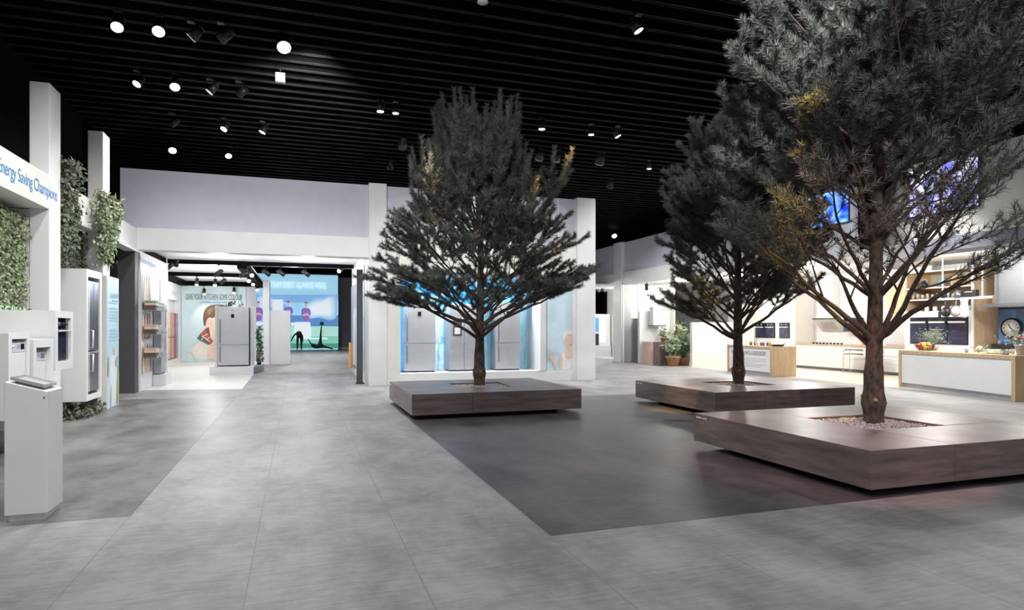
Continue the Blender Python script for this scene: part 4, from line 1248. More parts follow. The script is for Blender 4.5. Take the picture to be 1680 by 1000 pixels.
def figure(label, joints, edges, radii, matl, parts, loc):
    """one continuous skinned body; joints in metres round loc"""
    t = thing('person', label, 'person', loc, group='exercising figures in front of the football wall')
    me = bpy.data.meshes.new('body')
    me.from_pydata([tuple(j) for j in joints], edges, [])
    o = bpy.data.objects.new('body', me); COL.objects.link(o); o.parent = t
    sk = o.modifiers.new('skin', 'SKIN'); sk.use_smooth_shade = True
    me.skin_vertices[0].data.foreach_get
    for v, r in zip(me.skin_vertices[0].data, radii):
        v.radius = (r, r)
    me.skin_vertices[0].data[0].use_root = True
    su = o.modifiers.new('subdivision', 'SUBSURF'); su.levels = 1; su.render_levels = 1
    me.materials.append(matl)
    for nm, mm, mbf in parts:
        mb = MB(); mbf(mb)
        mb.build(nm, mm, None).parent = t
    return t


SPORT = lm('black_sportswear', (0.016, 0.016, 0.02), 0.7)
SKINM = lm('dark_tan_skin', (0.30, 0.17, 0.11))
# bending forward, arms hanging; hips up
J = [(0, 0, .95), (.02, -.12, 1.12), (-.03, -.33, 1.14), (-.06, -.5, 1.06), (-.1, -.62, .98),
     (-.11, .02, .9), (-.12, -.02, .5), (-.13, .06, .07), (-.13, -.1, .04), (.11, .02, .9), (.12, -.02, .5), (.13, .06, .07), (.13, -.1, .04),
     (-.27, -.45, 1.06), (-.42, -.5, .82), (-.52, -.52, .58), (.17, -.45, 1.0), (.2, -.52, .74), (.17, -.55, .5), (-.12, -.68, .92)]
Ed = [(0, 1), (1, 2), (2, 3), (3, 4), (4, 19), (0, 5), (5, 6), (6, 7), (7, 8), (0, 9), (9, 10), (10, 11), (11, 12), (3, 13), (13, 14), (14, 15), (3, 16), (16, 17), (17, 18)]
Rr = [.16, .155, .16, .13, .065, .10, .07, .045, .04, .10, .07, .045, .04, .06, .045, .03, .06, .045, .03, .10]
x, y, _ = AZ(491, 572.5)
figure('person in black bending forward with hanging arms before the football wall', J, Ed, Rr, SPORT,
       [('shoes', P_WHITE, lambda mb: [mb.ball((sx, -.03, .06), .075, 8, 6, 0, (.7, 1.5, .7)) for sx in (-.13, .13)])], (x, 43.4, 0.02))
# lying with one leg straight up and a ball on the foot
J = [(0, 0, .28), (-.12, 0, .2), (-.3, -.03, .24), (-.46, -.05, .3), (.05, 0, .62), (.07, 0, 1.05), (.1, 0, 1.46), (.13, -.06, 1.56),
     (-.3, .1, .36), (-.55, .15, .42), (-.72, .18, .75), (.25, -.05, .24), (.55, -.1, .16), (.85, -.12, .07), (-.55, -.06, .34)]
Ed = [(0, 1), (1, 2), (2, 3), (0, 4), (4, 5), (5, 6), (6, 7), (1, 8), (8, 9), (9, 10), (0, 11), (11, 12), (12, 13), (3, 14)]
Rr = [.15, .15, .15, .07, .09, .06, .042, .035, .05, .04, .03, .085, .06, .04, .10]
x, y, _ = AZ(521, 572.5)
figure('person in black lying on the mat with one leg straight up under a ball', J, Ed, Rr, SPORT, [], (x + .05, 43.4, 0.03))
t = solo('football', MB().ball((x + .18, 43.34, 1.76), .13, 14, 10), lm('dark_ball', (.06, .05, .06)), 'dark ball balanced on the raised foot of the lying person', 'ball')
J = [(0, 0, .92), (0, -.16, 1.1), (-.03, -.36, 1.12), (-.06, -.52, 1.04), (-.1, -.64, .94),
     (-.13, .05, .86), (-.2, .0, .46), (-.24, .1, .07), (.13, .05, .86), (.22, -.05, .5), (.3, .05, .07), (-.27, -.45, 1.0), (-.4, -.5, .74), (-.36, -.55, .5), (.16, -.45, 1.0), (.2, -.52, .76), (.0, -.58, .56), (-.12, -.7, .88)]
Ed = [(0, 1), (1, 2), (2, 3), (3, 4), (4, 17), (0, 5), (5, 6), (6, 7), (0, 8), (8, 9), (9, 10), (3, 11), (11, 12), (12, 13), (3, 14), (14, 15), (15, 16)]
Rr = [.16, .16, .17, .13, .065, .10, .07, .05, .10, .07, .05, .06, .05, .035, .06, .05, .035, .10]
x, y, _ = AZ(425, 573)
figure('stooping person in black half hidden behind the tall partition', J, Ed, Rr, SPORT, [('shirt', lm('sky_blue_shirt', (.2, .45, .7)), lambda mb: mb.ball((-.02, -.22, 1.14), .24, 12, 8, 0, (1, 1.15, .75)))], (x, 43.4, 0.02))

# right wall of the passage
t = thing('standing_panel', 'narrow dark grey upright panel beside the white column', 'panel', (1.6, 17.5, 0))
MB().box(1.50, 1.66, 17.45, 17.52, 0.001, 3.05).build('board', GREYCOL, t)
MB().box(1.47, 1.69, 17.38, 17.6, 0.0, 0.02).build('foot', BLACKM, t)
t = thing('glass_display', 'mirrored display recess on the right wall of the passage', 'display', (1.72, 20.3, .2))
MB().box(1.70, 1.735, 19.2, 21.9, .25, 2.85).build('board', GREYPANEL, t)
for k, (ya, mm) in enumerate([(19.25, P_LBLUE), (19.5, P_WHITE), (19.72, P_GREY), (19.95, P_LBLUE), (20.2, P_WHITE), (20.5, P_LBLUE)]):
    MB().box(1.66, 1.70, ya, ya + .17, .35, 2.2 - .12 * (k % 3)).build('sample_strip', mm, t)
MB().box(1.62, 1.70, 21.2, 21.85, .2, 1.0).build('snack_rack', P_ORANGE, t, label='orange boxes')
t = thing('wall_poster', 'pale blue poster on the passage wall close to the white column', 'poster', (1.73, 18.3, .3))
MB().box(1.72, 1.735, 17.75, 19.0, .3, 3.2).build('board', P_LBLUE, t)
picture('printed_picture', (1.72, 19.0, .3), UYM, [(0, rect(.1, 1.15, 1.9, 2.1)), (1, smooth_poly([(.2, 0.1), (.3, 1.2), (.6, 1.5), (.9, 1.1), (1.0, .1)])), (2, rect(.1, 1.15, 1.4, 1.46))], [P_WHITE, lm('print_lilac', (.45, .35, .6)), BLUETXT], t)


# tracks and track spotlights under the booth ceiling
def track(label, x0, x1, y0, y1, z0=3.40, z1=3.5, th=.05):
    return solo('light_track', MB().box(x0, x1, y0, y1, z0, z1), BLACK, label, 'light track', 'black tracks on the booth ceiling')


track('black light track across the white booth ceiling nearest the white beam', -3.6, 1.7, 20.85, 20.93, 3.38)
track('second black light track across the booth ceiling behind the first', -4.5, -1.73, 25.6, 25.68, 3.36)
for lab, px, py, Y, lens, aim in [
    ('black track spotlight of a close pair at the left end of the track', 279, 436, 20.89, None, (-1, .4, -.8)), ('right one of the close pair of black track spotlights', 290, 430, 20.89, None, (-.2, .5, -1)),
    ('single black track spotlight hanging left of the centre of the front track', 359, 447, 20.89, None, (-1, .3, -.7)), ('black track spotlight just left of the lit cluster', 400, 450, 20.89, None, (-1, .2, -.5)),
    ('black track spotlight right of the lit cluster, before the tall partition', 437, 447, 20.89, None, (1, .3, -.8)), ('black track spotlight above the word spirit', 461, 447, 20.89, None, (1, .2, -.8)),
    ('black track spotlight above the right part of the football wall', 502, 448, 20.89, None, (1, .2, -.8)), ('lit track spotlight at the right end of the front track', 559, 442, 20.89, LENS, (-.6, -1, -.6)),
    ('rose lit track spotlight above the left part of the photo wall', 323, 462, 25.64, LENSR, (0, -.6, -1)), ('white lit track spotlight above the centre of the photo wall', 353, 463, 25.64, LENS, (0, -.6, -1)),
    ('black track spotlight between two lit ones over the photo wall', 366, 461, 25.64, None, (-1, .2, -.9)),
    ('lit spotlight low in front of the word kitchen', 335, 478, 30.2, LENS, (0, -.5, -1)), ('lit spotlight low in front of the word colour', 384, 476, 30.2, LENS, (0, -.5, -1)),
    ('brightest track spotlight in the cluster by the track corner', 413, 449, 21.8, LENS, (.1, -1, -.5)), ('second lit spotlight down the side track', 408, 458, 23.6, LENS, (.1, -1, -.6)),
    ('third lit spotlight down the side track', 415, 464, 26.5, LENS, (.1, -1, -.6)), ('last lit spotlight at the far end of the side track', 422, 473, 29.5, LENS, (.1, -1, -.6))]:
    x, y, z = AY(px, py, Y)
    t = thing('track_spotlight', lab, 'spotlight', (x, y, 3.38), group='spotlights on the booth tracks')
    d = Vector(aim).normalized(); c = Vector((x, y, z))
    MB().cyl(c - d * .13, c + d * .13, .062, .066, 16).build('housing', BLACKM, t)
    MB().cyl(c + d * .131, c + d * .137, .058, .056, 16).build('lens', lens or LENSOFF, t)
    ztop = 3.379 if Y == 20.89 else 3.359 if Y == 25.64 else 3.309 if Y == 30.2 else 3.269
    mb = MB().box(x - .03, x + .03, y - .03, y + .03, ztop - .03, ztop - .001)
    mb.tube([(x, y, ztop - .03), (x, y, max(z + .05, ztop - .2)), tuple(c)], .012, 6)
    mb.build('bracket', BLACKM, t)
    if lens is LENS and Y in (30.2,):
        light('booth_spot', 'SPOT', tuple(c + d * .16), 60, (1, .98, .94), (x, 30.6, .5), .05, 80, .8)


# ================================================================== FRIDGE NICHE
def print_mat(name, c1, c2, c3, scale, estr, sc=(1, 1, 1)):
    """backlit picture of water: wavy blue veins"""
    m = bpy.data.materials.new(name)
    m.use_nodes = True
    nt = m.node_tree; N, L = nt.nodes, nt.links
    b = N['Principled BSDF']; b.inputs['Roughness'].default_value = 0.4
    tc = N.new('ShaderNodeTexCoord'); mp = N.new('ShaderNodeMapping'); mp.inputs['Scale'].default_value = sc
    L.new(tc.outputs['Object'], mp.inputs[0])
    n = N.new('ShaderNodeTexNoise'); n.inputs['Scale'].default_value = scale; n.inputs['Detail'].default_value = 5; n.inputs['Distortion'].default_value = 1.6
    L.new(mp.outputs[0], n.inputs['Vector'])
    r = N.new('ShaderNodeValToRGB')
    e = r.color_ramp.elements
    e[0].position = 0.36; e[0].color = tuple(c1) + (1,)
    e[1].position = 0.64; e[1].color = tuple(c3) + (1,)
    k = e.new(0.47); k.color = tuple(c2) + (1,)
    L.new(n.outputs['Fac'], r.inputs[0]); L.new(r.outputs[0], b.inputs['Base Color'])
    L.new(r.outputs[0], b.inputs['Emission Color']); b.inputs['Emission Strength'].default_value = estr
    return m


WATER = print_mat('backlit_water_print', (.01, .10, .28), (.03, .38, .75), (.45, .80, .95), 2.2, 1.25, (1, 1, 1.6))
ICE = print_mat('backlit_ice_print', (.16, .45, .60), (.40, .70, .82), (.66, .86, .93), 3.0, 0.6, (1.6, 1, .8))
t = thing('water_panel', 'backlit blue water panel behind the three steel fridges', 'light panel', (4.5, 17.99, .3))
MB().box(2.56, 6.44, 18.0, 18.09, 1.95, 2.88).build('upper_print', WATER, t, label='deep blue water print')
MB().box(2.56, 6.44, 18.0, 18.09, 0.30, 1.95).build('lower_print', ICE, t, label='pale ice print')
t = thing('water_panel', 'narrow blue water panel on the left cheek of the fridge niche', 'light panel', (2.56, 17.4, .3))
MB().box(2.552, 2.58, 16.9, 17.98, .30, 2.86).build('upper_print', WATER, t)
fridge('steel fridge freezer at the left end of the blue niche', 2.70, 3.56, 17.05, .297, 2.17, .415, STEEL, .8, hinge='left', disp=True, group=None)
fridge('grey double door fridge with water dispenser in the middle of the blue niche', 3.95, 4.93, 17.1, .297, 2.15, .42, GREYSTEEL, .75, side_by_side=True, dispenser=True)
fridge('steel fridge freezer at the right end of the blue niche next to the poster', 5.27, 5.99, 17.05, .297, 2.2, .405, STEEL, .8, hinge='left', disp=True)
for lab, px in (('small white info card left of the double door fridge', 719), ('small white info card right of the right hand niche fridge', 862)):
    x, y, z = AY(px, 556, 17.55)
    t = thing('info_card', lab, 'card', (x, y, .297))
    MB().box(x - .06, x + .06, y, y + .01, 1.08, 1.38).build('card', WHITE, t)
    MB().cyl((x, y + .02, .30), (x, y + .02, 1.2), .008, .008, 8).build('stem', STEEL, t)
    MB().cyl((x, y + .02, .297), (x, y + .02, .31), .07, .07, 14).build('foot', STEEL, t)
for lab, xa in (('clear blue glass divider between double door and right niche fridge', 5.09), ('clear blue glass divider beside the right niche fridge', 6.2)):
    solo('glass_divider', MB().box(xa, xa + .02, 17.15, 17.98, .297, 2.5), mat('blue_glass', (.62, .85, .95), .1, trans=.7, alpha=1), lab, 'divider', 'glass dividers in the fridge niche')
for k, x in enumerate((2.9, 3.8, 4.9, 5.9)):
    light('niche_light', 'SPOT', (x, 16.9, 2.86), 150, (.95, .98, 1), (x, 17.2, .5), .05, 130, .8)
t = thing('wall_poster', 'pale blue poster of a white haired woman beside the fridge niche', 'poster', (7.08, 16.78, .31))
X0 = 6.70; W = 0.76
MB().box(X0, X0 + W, 16.775, 16.797, .30, 2.86).build('board', lm('poster_pale_blue', (.58, .73, .83)), t)
# zoom frame: x 1298..1548 -> width, y 350 = foot, 5.25 px per photo pixel (0.0158 m)
v = lambda zx, zy: ((zx - 1298) / 250 * W, (350 - zy) / 5.25 * .0165)
VQ = lambda pts, it=2: smooth_poly([v(*p) for p in pts], it)
sh = [(0, VQ([(1420, 350), (1432, 280), (1446, 205), (1480, 190), (1548, 180), (1548, 350)])),
      (1, VQ([(1466, 200), (1480, 180), (1500, 160), (1530, 160), (1548, 185), (1548, 255), (1510, 262), (1478, 245)])),
      (0, VQ([(1452, 80), (1455, 30), (1480, 0), (1520, -8), (1548, 0), (1548, 60), (1500, 50), (1470, 95)])),
      (1, VQ([(1472, 60), (1490, 30), (1530, 25), (1548, 30), (1548, 160), (1520, 172), (1490, 150), (1474, 110)])),
      (2, VQ([(1482, 82), (1496, 76), (1508, 82), (1496, 86)], 1)), (2, VQ([(1524, 82), (1536, 76), (1547, 82), (1536, 86)], 1)), (3, VQ([(1512, 132), (1530, 122), (1546, 130), (1530, 142)], 1)), (4, VQ([(1514, 92), (1524, 108), (1512, 112)], 1)),
      (1, VQ([(1432, 350), (1415, 300), (1420, 230), (1440, 195), (1450, 250), (1448, 350)])),
      (1, VQ([(1370, 350), (1350, 280), (1330, 240), (1350, 230), (1380, 270), (1400, 350)])),
      (1, VQ([(1316, 250), (1318, 200), (1326, 196), (1328, 225), (1336, 195), (1344, 196), (1342, 225), (1354, 200), (1360, 206), (1352, 235), (1364, 240), (1350, 268), (1332, 270)])),
      (3, VQ([(1316, 204), (1318, 196), (1324, 198)], 0)), (3, VQ([(1334, 198), (1338, 192), (1343, 198)], 0)), (0, VQ([(1500, 20), (1548, 5), (1548, 28), (1515, 36)]))]
picture('printed_picture', (X0, 16.775, .31), UX, sh, [P_WHITE, lm('poster_skin', (.78, .57, .47)), P_SKIND, lm('poster_lips', (.7, .25, .28)), P_SKIN], t, .003, .002)

# ================================================================== RIGHT HAND CABIN
GLASS = mat('clear_glass', (.95, .97, .97), .02, trans=.95, spec=.5)
p1g, p2g = AZ(1022.5, 594.5), AZ(1047.5, 595.2)
t = thing('glass_screen', 'clear glass screen between two thin white posts beside the right hand column', 'glass screen', p1g)
for p in (p1g, p2g):
    MB().box(p[0] - .025, p[0] + .025, p[1] - .025, p[1] + .025, 0.0, 3.33).build('post', WHITE, t)
mb = MB().slab([(p1g[0] + .03, p1g[1], .02), (p2g[0] - .03, p2g[1], .02), (p2g[0] - .03, p2g[1], 3.3), (p1g[0] + .03, p1g[1], 3.3)], (0, 1, 0), .012)
mb.build('pane', GLASS, t)


def pane_box(px0, px1, py0, py1, Y, dp):
    a = AY(px0, py1, Y); b = AY(px1, py0, Y)
    return (a[0], b[0], Y, Y + dp, max(a[2], 0.002), b[2])
bx = pane_box(1031.5, 1046, 522, 593, 25.2, .6)
t = thing('refrigerator', 'pale grey fridge seen through the glass cabin', 'refrigerator', ((bx[0] + bx[1]) / 2, 25.5, 0))
MB().box(bx[0], bx[1], 25.25, 25.8, .03, bx[5]).build('body', GREYSTEEL, t, .01)
MB().box(bx[0], bx[1], 25.2, 25.25, 1.05, bx[5]).build('door', mat('pale_grey_metal', (.55, .56, .54), .4, .3, noise=(5, .95, 1.05, 2)), t, .008)
MB().box(bx[0], bx[1], 25.2, 25.25, .05, 1.04).build('freezer_door', MATS['pale_grey_metal'], t, .008)
MB().box(bx[0] + .04, bx[0] + .06, 25.16, 25.2, .8, 1.6).build('handle', STEEL, t)
MB().box(bx[0] + .02, bx[1] - .02, 25.25, 25.7, 0.001, .03).build('base', BLACKM, t)
bx = pane_box(1049.5, 1066, 522, 591, 24.3, .6)
t = thing('oven_tower', 'tall black built-in oven tower in the right hand cabin', 'oven', ((bx[0] + bx[1]) / 2, 24.6, 0))
MB().box(bx[0], bx[1], 24.34, 24.9, .001, bx[5]).build('body', BLACKM, t)
for za, zb, mm in ((1.42, 1.86, OVENGLASS), (1.06, 1.40, STEELD), (.62, 1.04, BLACKGLASS), (.06, .60, BLACKGLASS)):
    d = MB().box(bx[0] + .01, bx[1] - .01, 24.3, 24.34, za, zb).build('door', mm, t)
    MB().box(bx[0] + .05, bx[1] - .05, 24.26, 24.28, zb - .06, zb - .04).build('handle', STEEL, d)
# hood and pink counter
bx = pane_box(1070, 1087, 503, 535, 23.3, .4)
t = thing('cooker_hood', 'steel chimney cooker hood above the pink counter', 'cooker hood', ((bx[0] + bx[1]) / 2, 23.5, bx[4]))
MB().box(bx[0] + .05, bx[1] - .14, 23.3, 23.6, bx[4] + .05, bx[5]).build('chimney', STEEL, t)
MB().box(bx[0] + .02, bx[1] + .08, 23.15, 23.65, bx[4], bx[4] + .05).build('hood_plate', STEELD, t)
bx = pane_box(1067, 1083, 560, 592, 23.0, .6)
t = thing('kitchen_counter', 'small counter with a pink front under the steel hood', 'counter', ((bx[0] + bx[1]) / 2, 23.3, 0))
MB().box(bx[0], bx[1], 23.0, 23.6, .002, .88).build('front', lm('pale_pink_laminate', (.70, .48, .42)), t)
MB().box(bx[0] - .02, bx[1] + .02, 22.98, 23.62, .88, .92).build('worktop', WHITE, t)
solo('wall_board', MB().box(bx[0] - .1, bx[1] + .9, 23.7, 23.76, .002, 2.2), P_WHITE, 'white splash board standing behind the pink counter', 'board')
bx = pane_box(1082.5, 1095, 562, 599.5, 22.0, .45)
solo('planter_box', MB().box(bx[0], bx[1], 22.0, 22.5, .002, .93), lm('mauve_brown_laminate', (.17, .13, .125)), 'mauve brown box standing left of the potted plants', 'box', bev=.004)
bx = pane_box(1095, 1105, 562, 594, 22.2, .4)
solo('wooden_crate', MB().box(bx[0] + .01, bx[1], 22.2, 22.6, .002, .92), lm('brown_wood_block', (.36, .22, .12)), 'brown wooden block behind the left terracotta pot', 'crate', bev=.004)
TERRA = mat('terracotta', (.42, .22, .125), .8, noise=(10, .85, 1.15, 3))


def potted(label, px, py, rpot, hpot, z0, n, spread, htop, lsize, lm_=POTLEAF, Y=None, pot=TERRA):
    x, y, _ = AZ(px, py, z0) if Y is None else AY(px, py, Y)
    t = thing('potted_plant', label, 'plant', (x, y, z0), group='potted plants')
    MB().lathe((x, y, z0 + .001), [(rpot * .75, 0), (rpot, hpot * .85), (rpot * 1.08, hpot * .86), (rpot * 1.08, hpot), (rpot * .9, hpot), (rpot * .88, hpot - .03), (0, hpot - .03)], 18).build('pot', pot, t)
    mb = MB(); ml = MB()
    for k in range(n):
        a = rg.random() * 6.28; h = hpot + (htop - hpot) * (0.35 + .65 * rg.random()); rr = spread * (.3 + .7 * rg.random())
        P = [(x + rr * q2 ** 1.5 * math.cos(a), y + rr * q2 ** 1.5 * math.sin(a), z0 + hpot - .04 + (h - hpot + .04) * math.sin(q2 * 1.5)) for q2 in (0, .25, .5, .75, 1)]
        mb.tube(P, .007, 4)
        d = np.array(P[-1]) - np.array(P[-2])
        for j in range(1, 5):
            leaves(ml, 2, lambda r, p=P[j]: tuple(np.array(p) + r.normal(0, .02, 3)), lsize, (math.cos(a) * .4, math.sin(a) * .4 - .5, .6), .5, rg)
    mb.build('stems', HERB, t); ml.build('foliage', lm_, t)
    return t


potted('large leafy plant in a terracotta pot, the left one on the cabin floor', 1104, 600, .27, .38, 0.0, 16, .34, 1.05, .26)
potted('dark leafy plant in a terracotta pot, the right one on the cabin floor', 1121, 599, .27, .30, 0.0, 18, .36, 1.25, .26)
potted('taller rubber plant behind the two terracotta pots by the white wall', 1116, 596, .2, .3, 0.0, 18, .4, 1.75, .28, IVY)
potted('small plant in a terracotta pot on top of the mauve box', 1089, 562, .13, .16, .931, 10, .25, .55, .14, POTLEAF, 22.25)
t = thing('picture_frame', 'black empty frame standing tilted beside the plants', 'frame', AY(1119, 540, 22.9))
a = AY(1116, 540, 22.9); b = AY(1122.5, 522, 22.9)
MB().tube([(a[0] + .05, 22.9, a[2]), (a[0] - .05, 22.9, b[2]), (b[0], 22.9, b[2]), (b[0] - .03, 22.9, a[2]), (a[0] + .05, 22.9, a[2])], .02, 4, 0, True, False).build('frame', BLACKM, t)
MB().cyl((a[0] + .08, 22.95, .001), (a[0] + .08, 22.95, a[2]), .015, .015, 8).build('stand', BLACKM, t)
# white half-height partition with diagonal relief
a, b = AZ(1133.5, 601), AZ(1226, 601)
t = thing('partition', 'half height white partition with a slanted stripe relief, left of the recipe counter', 'partition', ((a[0] + b[0]) / 2, 21.0, 0))
MB().box(a[0], 17.2, 20.95, 21.1, .004, 1.70).build('board', CREAM, t)
for k in range(5):
    xs = a[0] + .35 + k * .28
    MB().slab([(xs, 20.948, .1 + .05 * k), (xs + .08, 20.948, .1 + .05 * k), (xs + 1.0, 20.948, 1.0 + .05 * k), (xs + .92, 20.948, 1.0 + .05 * k)], (0, -1, 0), .012).build('relief_stripe', WHITE, t)
# shelves and lit displays seen left of the column
a, b = AZ(960, 592), AZ(1003, 597)
t = thing('display_wall', 'white display wall with blue screens left of the right hand column', 'display', (10.9, 29, 0))
bb = pane_box(962, 1001, 515, 582, 30.0, .3)
MB().box(bb[0], bb[1], 30.0, 30.3, .002, bb[5]).build('board', WHITE, t)
for (q0, q1, r0, r1, mm, nm) in ((974, 982, 521, 543, glow('screen_blue', (.05, .22, .7), .9), 'screen'), (983, 993, 519, 562, glow('panel_pale_blue', (.55, .78, .9), .6), 'panel'), (974, 982, 547, 566, BLACKGLASS, 'oven_front')):
    pb = pane_box(q0, q1, r0, r1, 29.99, .1)
    MB().box(pb[0], pb[1], 29.96, 30.0, pb[4], pb[5]).build(nm, mm, t)
MB().box(bb[0], bb[1], 29.9, 30.0, .002, .55).build('drawer_base', LILAC, t)
track('black light track glimpsed left of the right hand column', 9.0, 13.2, 27.9, 28.0, 3.30, 3.42)
for k, (lab, px) in enumerate((('left black spotlight of the pair left of the right hand column', 979), ('right black spotlight of the pair left of the right hand column', 989))):
    x, y, z = AY(px, 476, 27.95)
    t = thing('track_spotlight', lab, 'spotlight', (x, y, 3.3), group='spotlights left of the right hand column')
    MB().cyl((x - .1, y - .03, z + .05), (x + .12, y - .08, z - .06), .06, .065, 12).build('housing', BLACKM, t)
    MB().cyl((x, y, z), (x, y, 3.299), .012, .012, 6).build('bracket', BLACKM, t)
struct('ceiling_right_rear', MB().box(8.2, 13.3, 26.0, 30.6, 3.42, 3.48), WHITE)
struct('wall_far_right', MB().box(8.2, 13.2, 30.6, 30.8, 0, 5.17), CREAM)
x, y, z = AY(1061, 471, 22.6)
t = thing('track_spotlight', 'black cylinder spotlight under the right hand beam above the glass cabin', 'spotlight', (x, y, 3.42))
MB().cyl((x, y, z - .12), (x, y, z + .14), .07, .07, 14).build('housing', BLACKM, t)
MB().cyl((x, y, z + .14), (x, y, 3.419), .015, .015, 8).build('bracket', BLACKM, t)

# ================================================================== RECIPE COUNTER
A = Vector((13.92, 18.31, 0)); B = Vector((13.65, 15.84, 0))
fd = (B - A).normalized(); pd = Vector((-fd.y, fd.x, 0))        # along the front, and into the counter
if pd.x < 0:
    pd = -pd
LEN = (B - A).length
t = thing('kitchen_counter', 'oak framed counter with a white recipe panel behind the rounded pine', 'counter', tuple(A), 0)


def obox(mb, s0, s1, d0, d1, z0, z1, O=A, f=None, p=None, mi=0):
    f = f or fd; p = p or pd
    c = [O + f * s + p * d for s, d in ((s0, d0), (s1, d0), (s1, d1), (s0, d1))]
    vs = [(v_.x, v_.y, z0) for v_ in c] + [(v_.x, v_.y, z1) for v_ in c]
    ar = (c[1] - c[0]).cross(c[2] - c[1]).z
    fs = [(0, 3, 2, 1), (4, 5, 6, 7), (0, 1, 5, 4), (1, 2, 6, 5), (2, 3, 7, 6), (3, 0, 4, 7)]
    return mb.add(vs, fs if ar > 0 else [f_[::-1] for f_ in fs], mi)


obox(MB(), 0, LEN, 0, .85, .86, .92).build('worktop', OAK, t)
obox(MB(), LEN - .08, LEN, 0, .85, 0.004, .86).build('end_panel', OAK, t)
obox(MB(), 0, .08, 0, .85, 0.004, .86).build('end_panel', OAK, t)
obox(MB(), .08, LEN - .08, .03, .83, .12, .86).build('front_panel', WHITE, t)
obox(MB(), .08, LEN - .08, .06, .80, 0.004, .12).build('plinth', GREYSTEEL, t)
o_ = A + fd * .22 - pd * .0
text('lettering', 'FRIENDS ARE ALWAYS A GOOD RECIPE', (o_.x + pd.x * .03, o_.y + pd.y * .03, .62), fd, LEN - .55, .13, GREYTXT, t, .006)
for k, (s0, s1, zz) in enumerate([(.22, LEN - .3, .50), (.22, LEN - .3, .44), (.22, LEN - .9, .38), (.22, LEN - .3, .32), (.22, LEN - .6, .26)]):
    obox(MB(), s0, s1, .026, .03, zz, zz + .008).build('text_line', P_GREY, t)
def on_counter(s, d, z=.921):
    v_ = A + fd * s + pd * d
    return (v_.x, v_.y, z)
c = on_counter(LEN - .2, .35)
t = thing('frying_pan', 'black pan with a raised handle on the right end of the recipe counter', 'pan', c)
MB().lathe(c, [(.16, .001), (.21, .055), (.20, .055), (.15, .01), (0, .01)], 18).build('bowl', BLACKM, t)
MB().tube([(c[0], c[1] - .2, c[2] + .05), (c[0] + .02, c[1] - .36, c[2] + .15)], .014, 6).build('handle', STEEL, t)
spice = [('dark olive', (.12, .12, .06)), ('brown', (.2, .11, .06)), ('cream', (.6, .55, .45)), ('violet blue', (.14, .12, .3)), ('plum', (.22, .1, .2)), ('navy', (.06, .07, .2)), ('mustard', (.45, .32, .1))]
for k, (cn, cc) in enumerate(spice):
    c = on_counter(LEN - 1.55 + k * .17, .3 + .05 * (k % 2))
    t = thing('spice_jar', '%s spice jar in the row on the recipe counter' % cn, 'jar', c, group='jars on the recipe counter')
    MB().lathe(c, [(.04, .001), (.045, .01), (.045, .09), (.035, .1)], 12).build('body', lm('spice_' + cn.replace(' ', '_'), cc), t)
    MB().lathe(c, [(.038, .1), (.038, .125), (0, .126)], 12).build('lid', CHROME, t)

# ================================================================== RIGHT ISLAND
A2 = Vector((14.45, 12.2, 0)); B2 = Vector((13.72, 8.95, 0))
f2 = (B2 - A2).normalized(); p2 = Vector((-f2.y, f2.x, 0)); p2 = p2 if p2.x > 0 else -p2
L2 = (B2 - A2).length
t = thing('kitchen_island', 'long oak framed kitchen island with a white front at the right edge', 'kitchen island', tuple(A2), 0)
ob2 = lambda *a: obox(MB(), *a, O=A2, f=f2, p=p2)
ob2(0, L2 + .0, 0, .95, .85, .93).build('worktop', OAK, t, .004)
ob2(L2 - .09, L2, 0, .95, 0.004, .85).build('end_panel', OAK, t)
ob2(0, .09, 0, .95, 0.004, .85).build('end_panel', OAK, t)
ob2(.09, L2 - .09, .02, .93, .12, .85).build('front_panel', WHITE, t)
ob2(.09, L2 - .09, .06, .9, 0.004, .12).build('plinth', GREYSTEEL, t)
def on_isl(s, d, z=.931):
    v_ = A2 + f2 * s + p2 * d
    return (v_.x, v_.y, z)
c = on_isl(.42, .38)
t = thing('fruit_bowl', 'wire bowl on the left end of the kitchen island', 'bowl', c)
mb = MB()
for zz, rr in ((.005, .13), (.07, .19), (.13, .23)):
    mb.tube([(c[0] + rr * math.cos(a_ * PI / 10), c[1] + rr * math.sin(a_ * PI / 10), c[2] + zz + .004) for a_ in range(21)], .005, 5)
for a_ in range(14):
    w_ = a_ * 2 * PI / 14
    mb.tube([(c[0] + r_ * math.cos(w_), c[1] + r_ * math.sin(w_), c[2] + z_) for r_, z_ in ((.0, .006), (.13, .008), (.19, .07), (.23, .135))], .003, 4)
mb.build('wire_basket', BLACKM, t)
fr = [('orange', P_ORANGE), ('yellow lemon', lm('lemon_peel', (.78, .6, .08))), ('red apple', lm('apple_red', (.5, .08, .05))), ('dark plum', lm('plum_skin', (.05, .02, .04)))]
k = 0
for ring, (nn, rr, zz) in enumerate(((5, .10, .065), (7, .155, .13), (4, .08, .165))):
    for a_ in range(nn):
        w_ = a_ * 2 * PI / nn + ring
        cn, mm = fr[(k * 3 + ring) % 4]; k += 1
        cc = (c[0] + rr * math.cos(w_), c[1] + rr * math.sin(w_), c[2] + zz)
        tt = thing('fruit', '%s among the mixed fruit in the wire bowl' % cn, 'fruit', cc, group='%s pieces in the fruit bowl' % cn)
        MB().ball(cc, .048, 12, 8).build('flesh', mm, tt)
        MB().cyl((cc[0], cc[1], cc[2] + .044), (cc[0], cc[1], cc[2] + .056), .004, .003, 6).build('stalk', BARKB, tt)
t = thing('herb_plant', 'airy green herb plant behind the fruit bowl', 'plant', on_isl(.36, .68))
c = on_isl(.36, .68)
MB().lathe(c, [(.07, .001), (.10, .14), (.085, .14), (.08, .12), (0, .12)], 14).build('pot', STEEL, t)
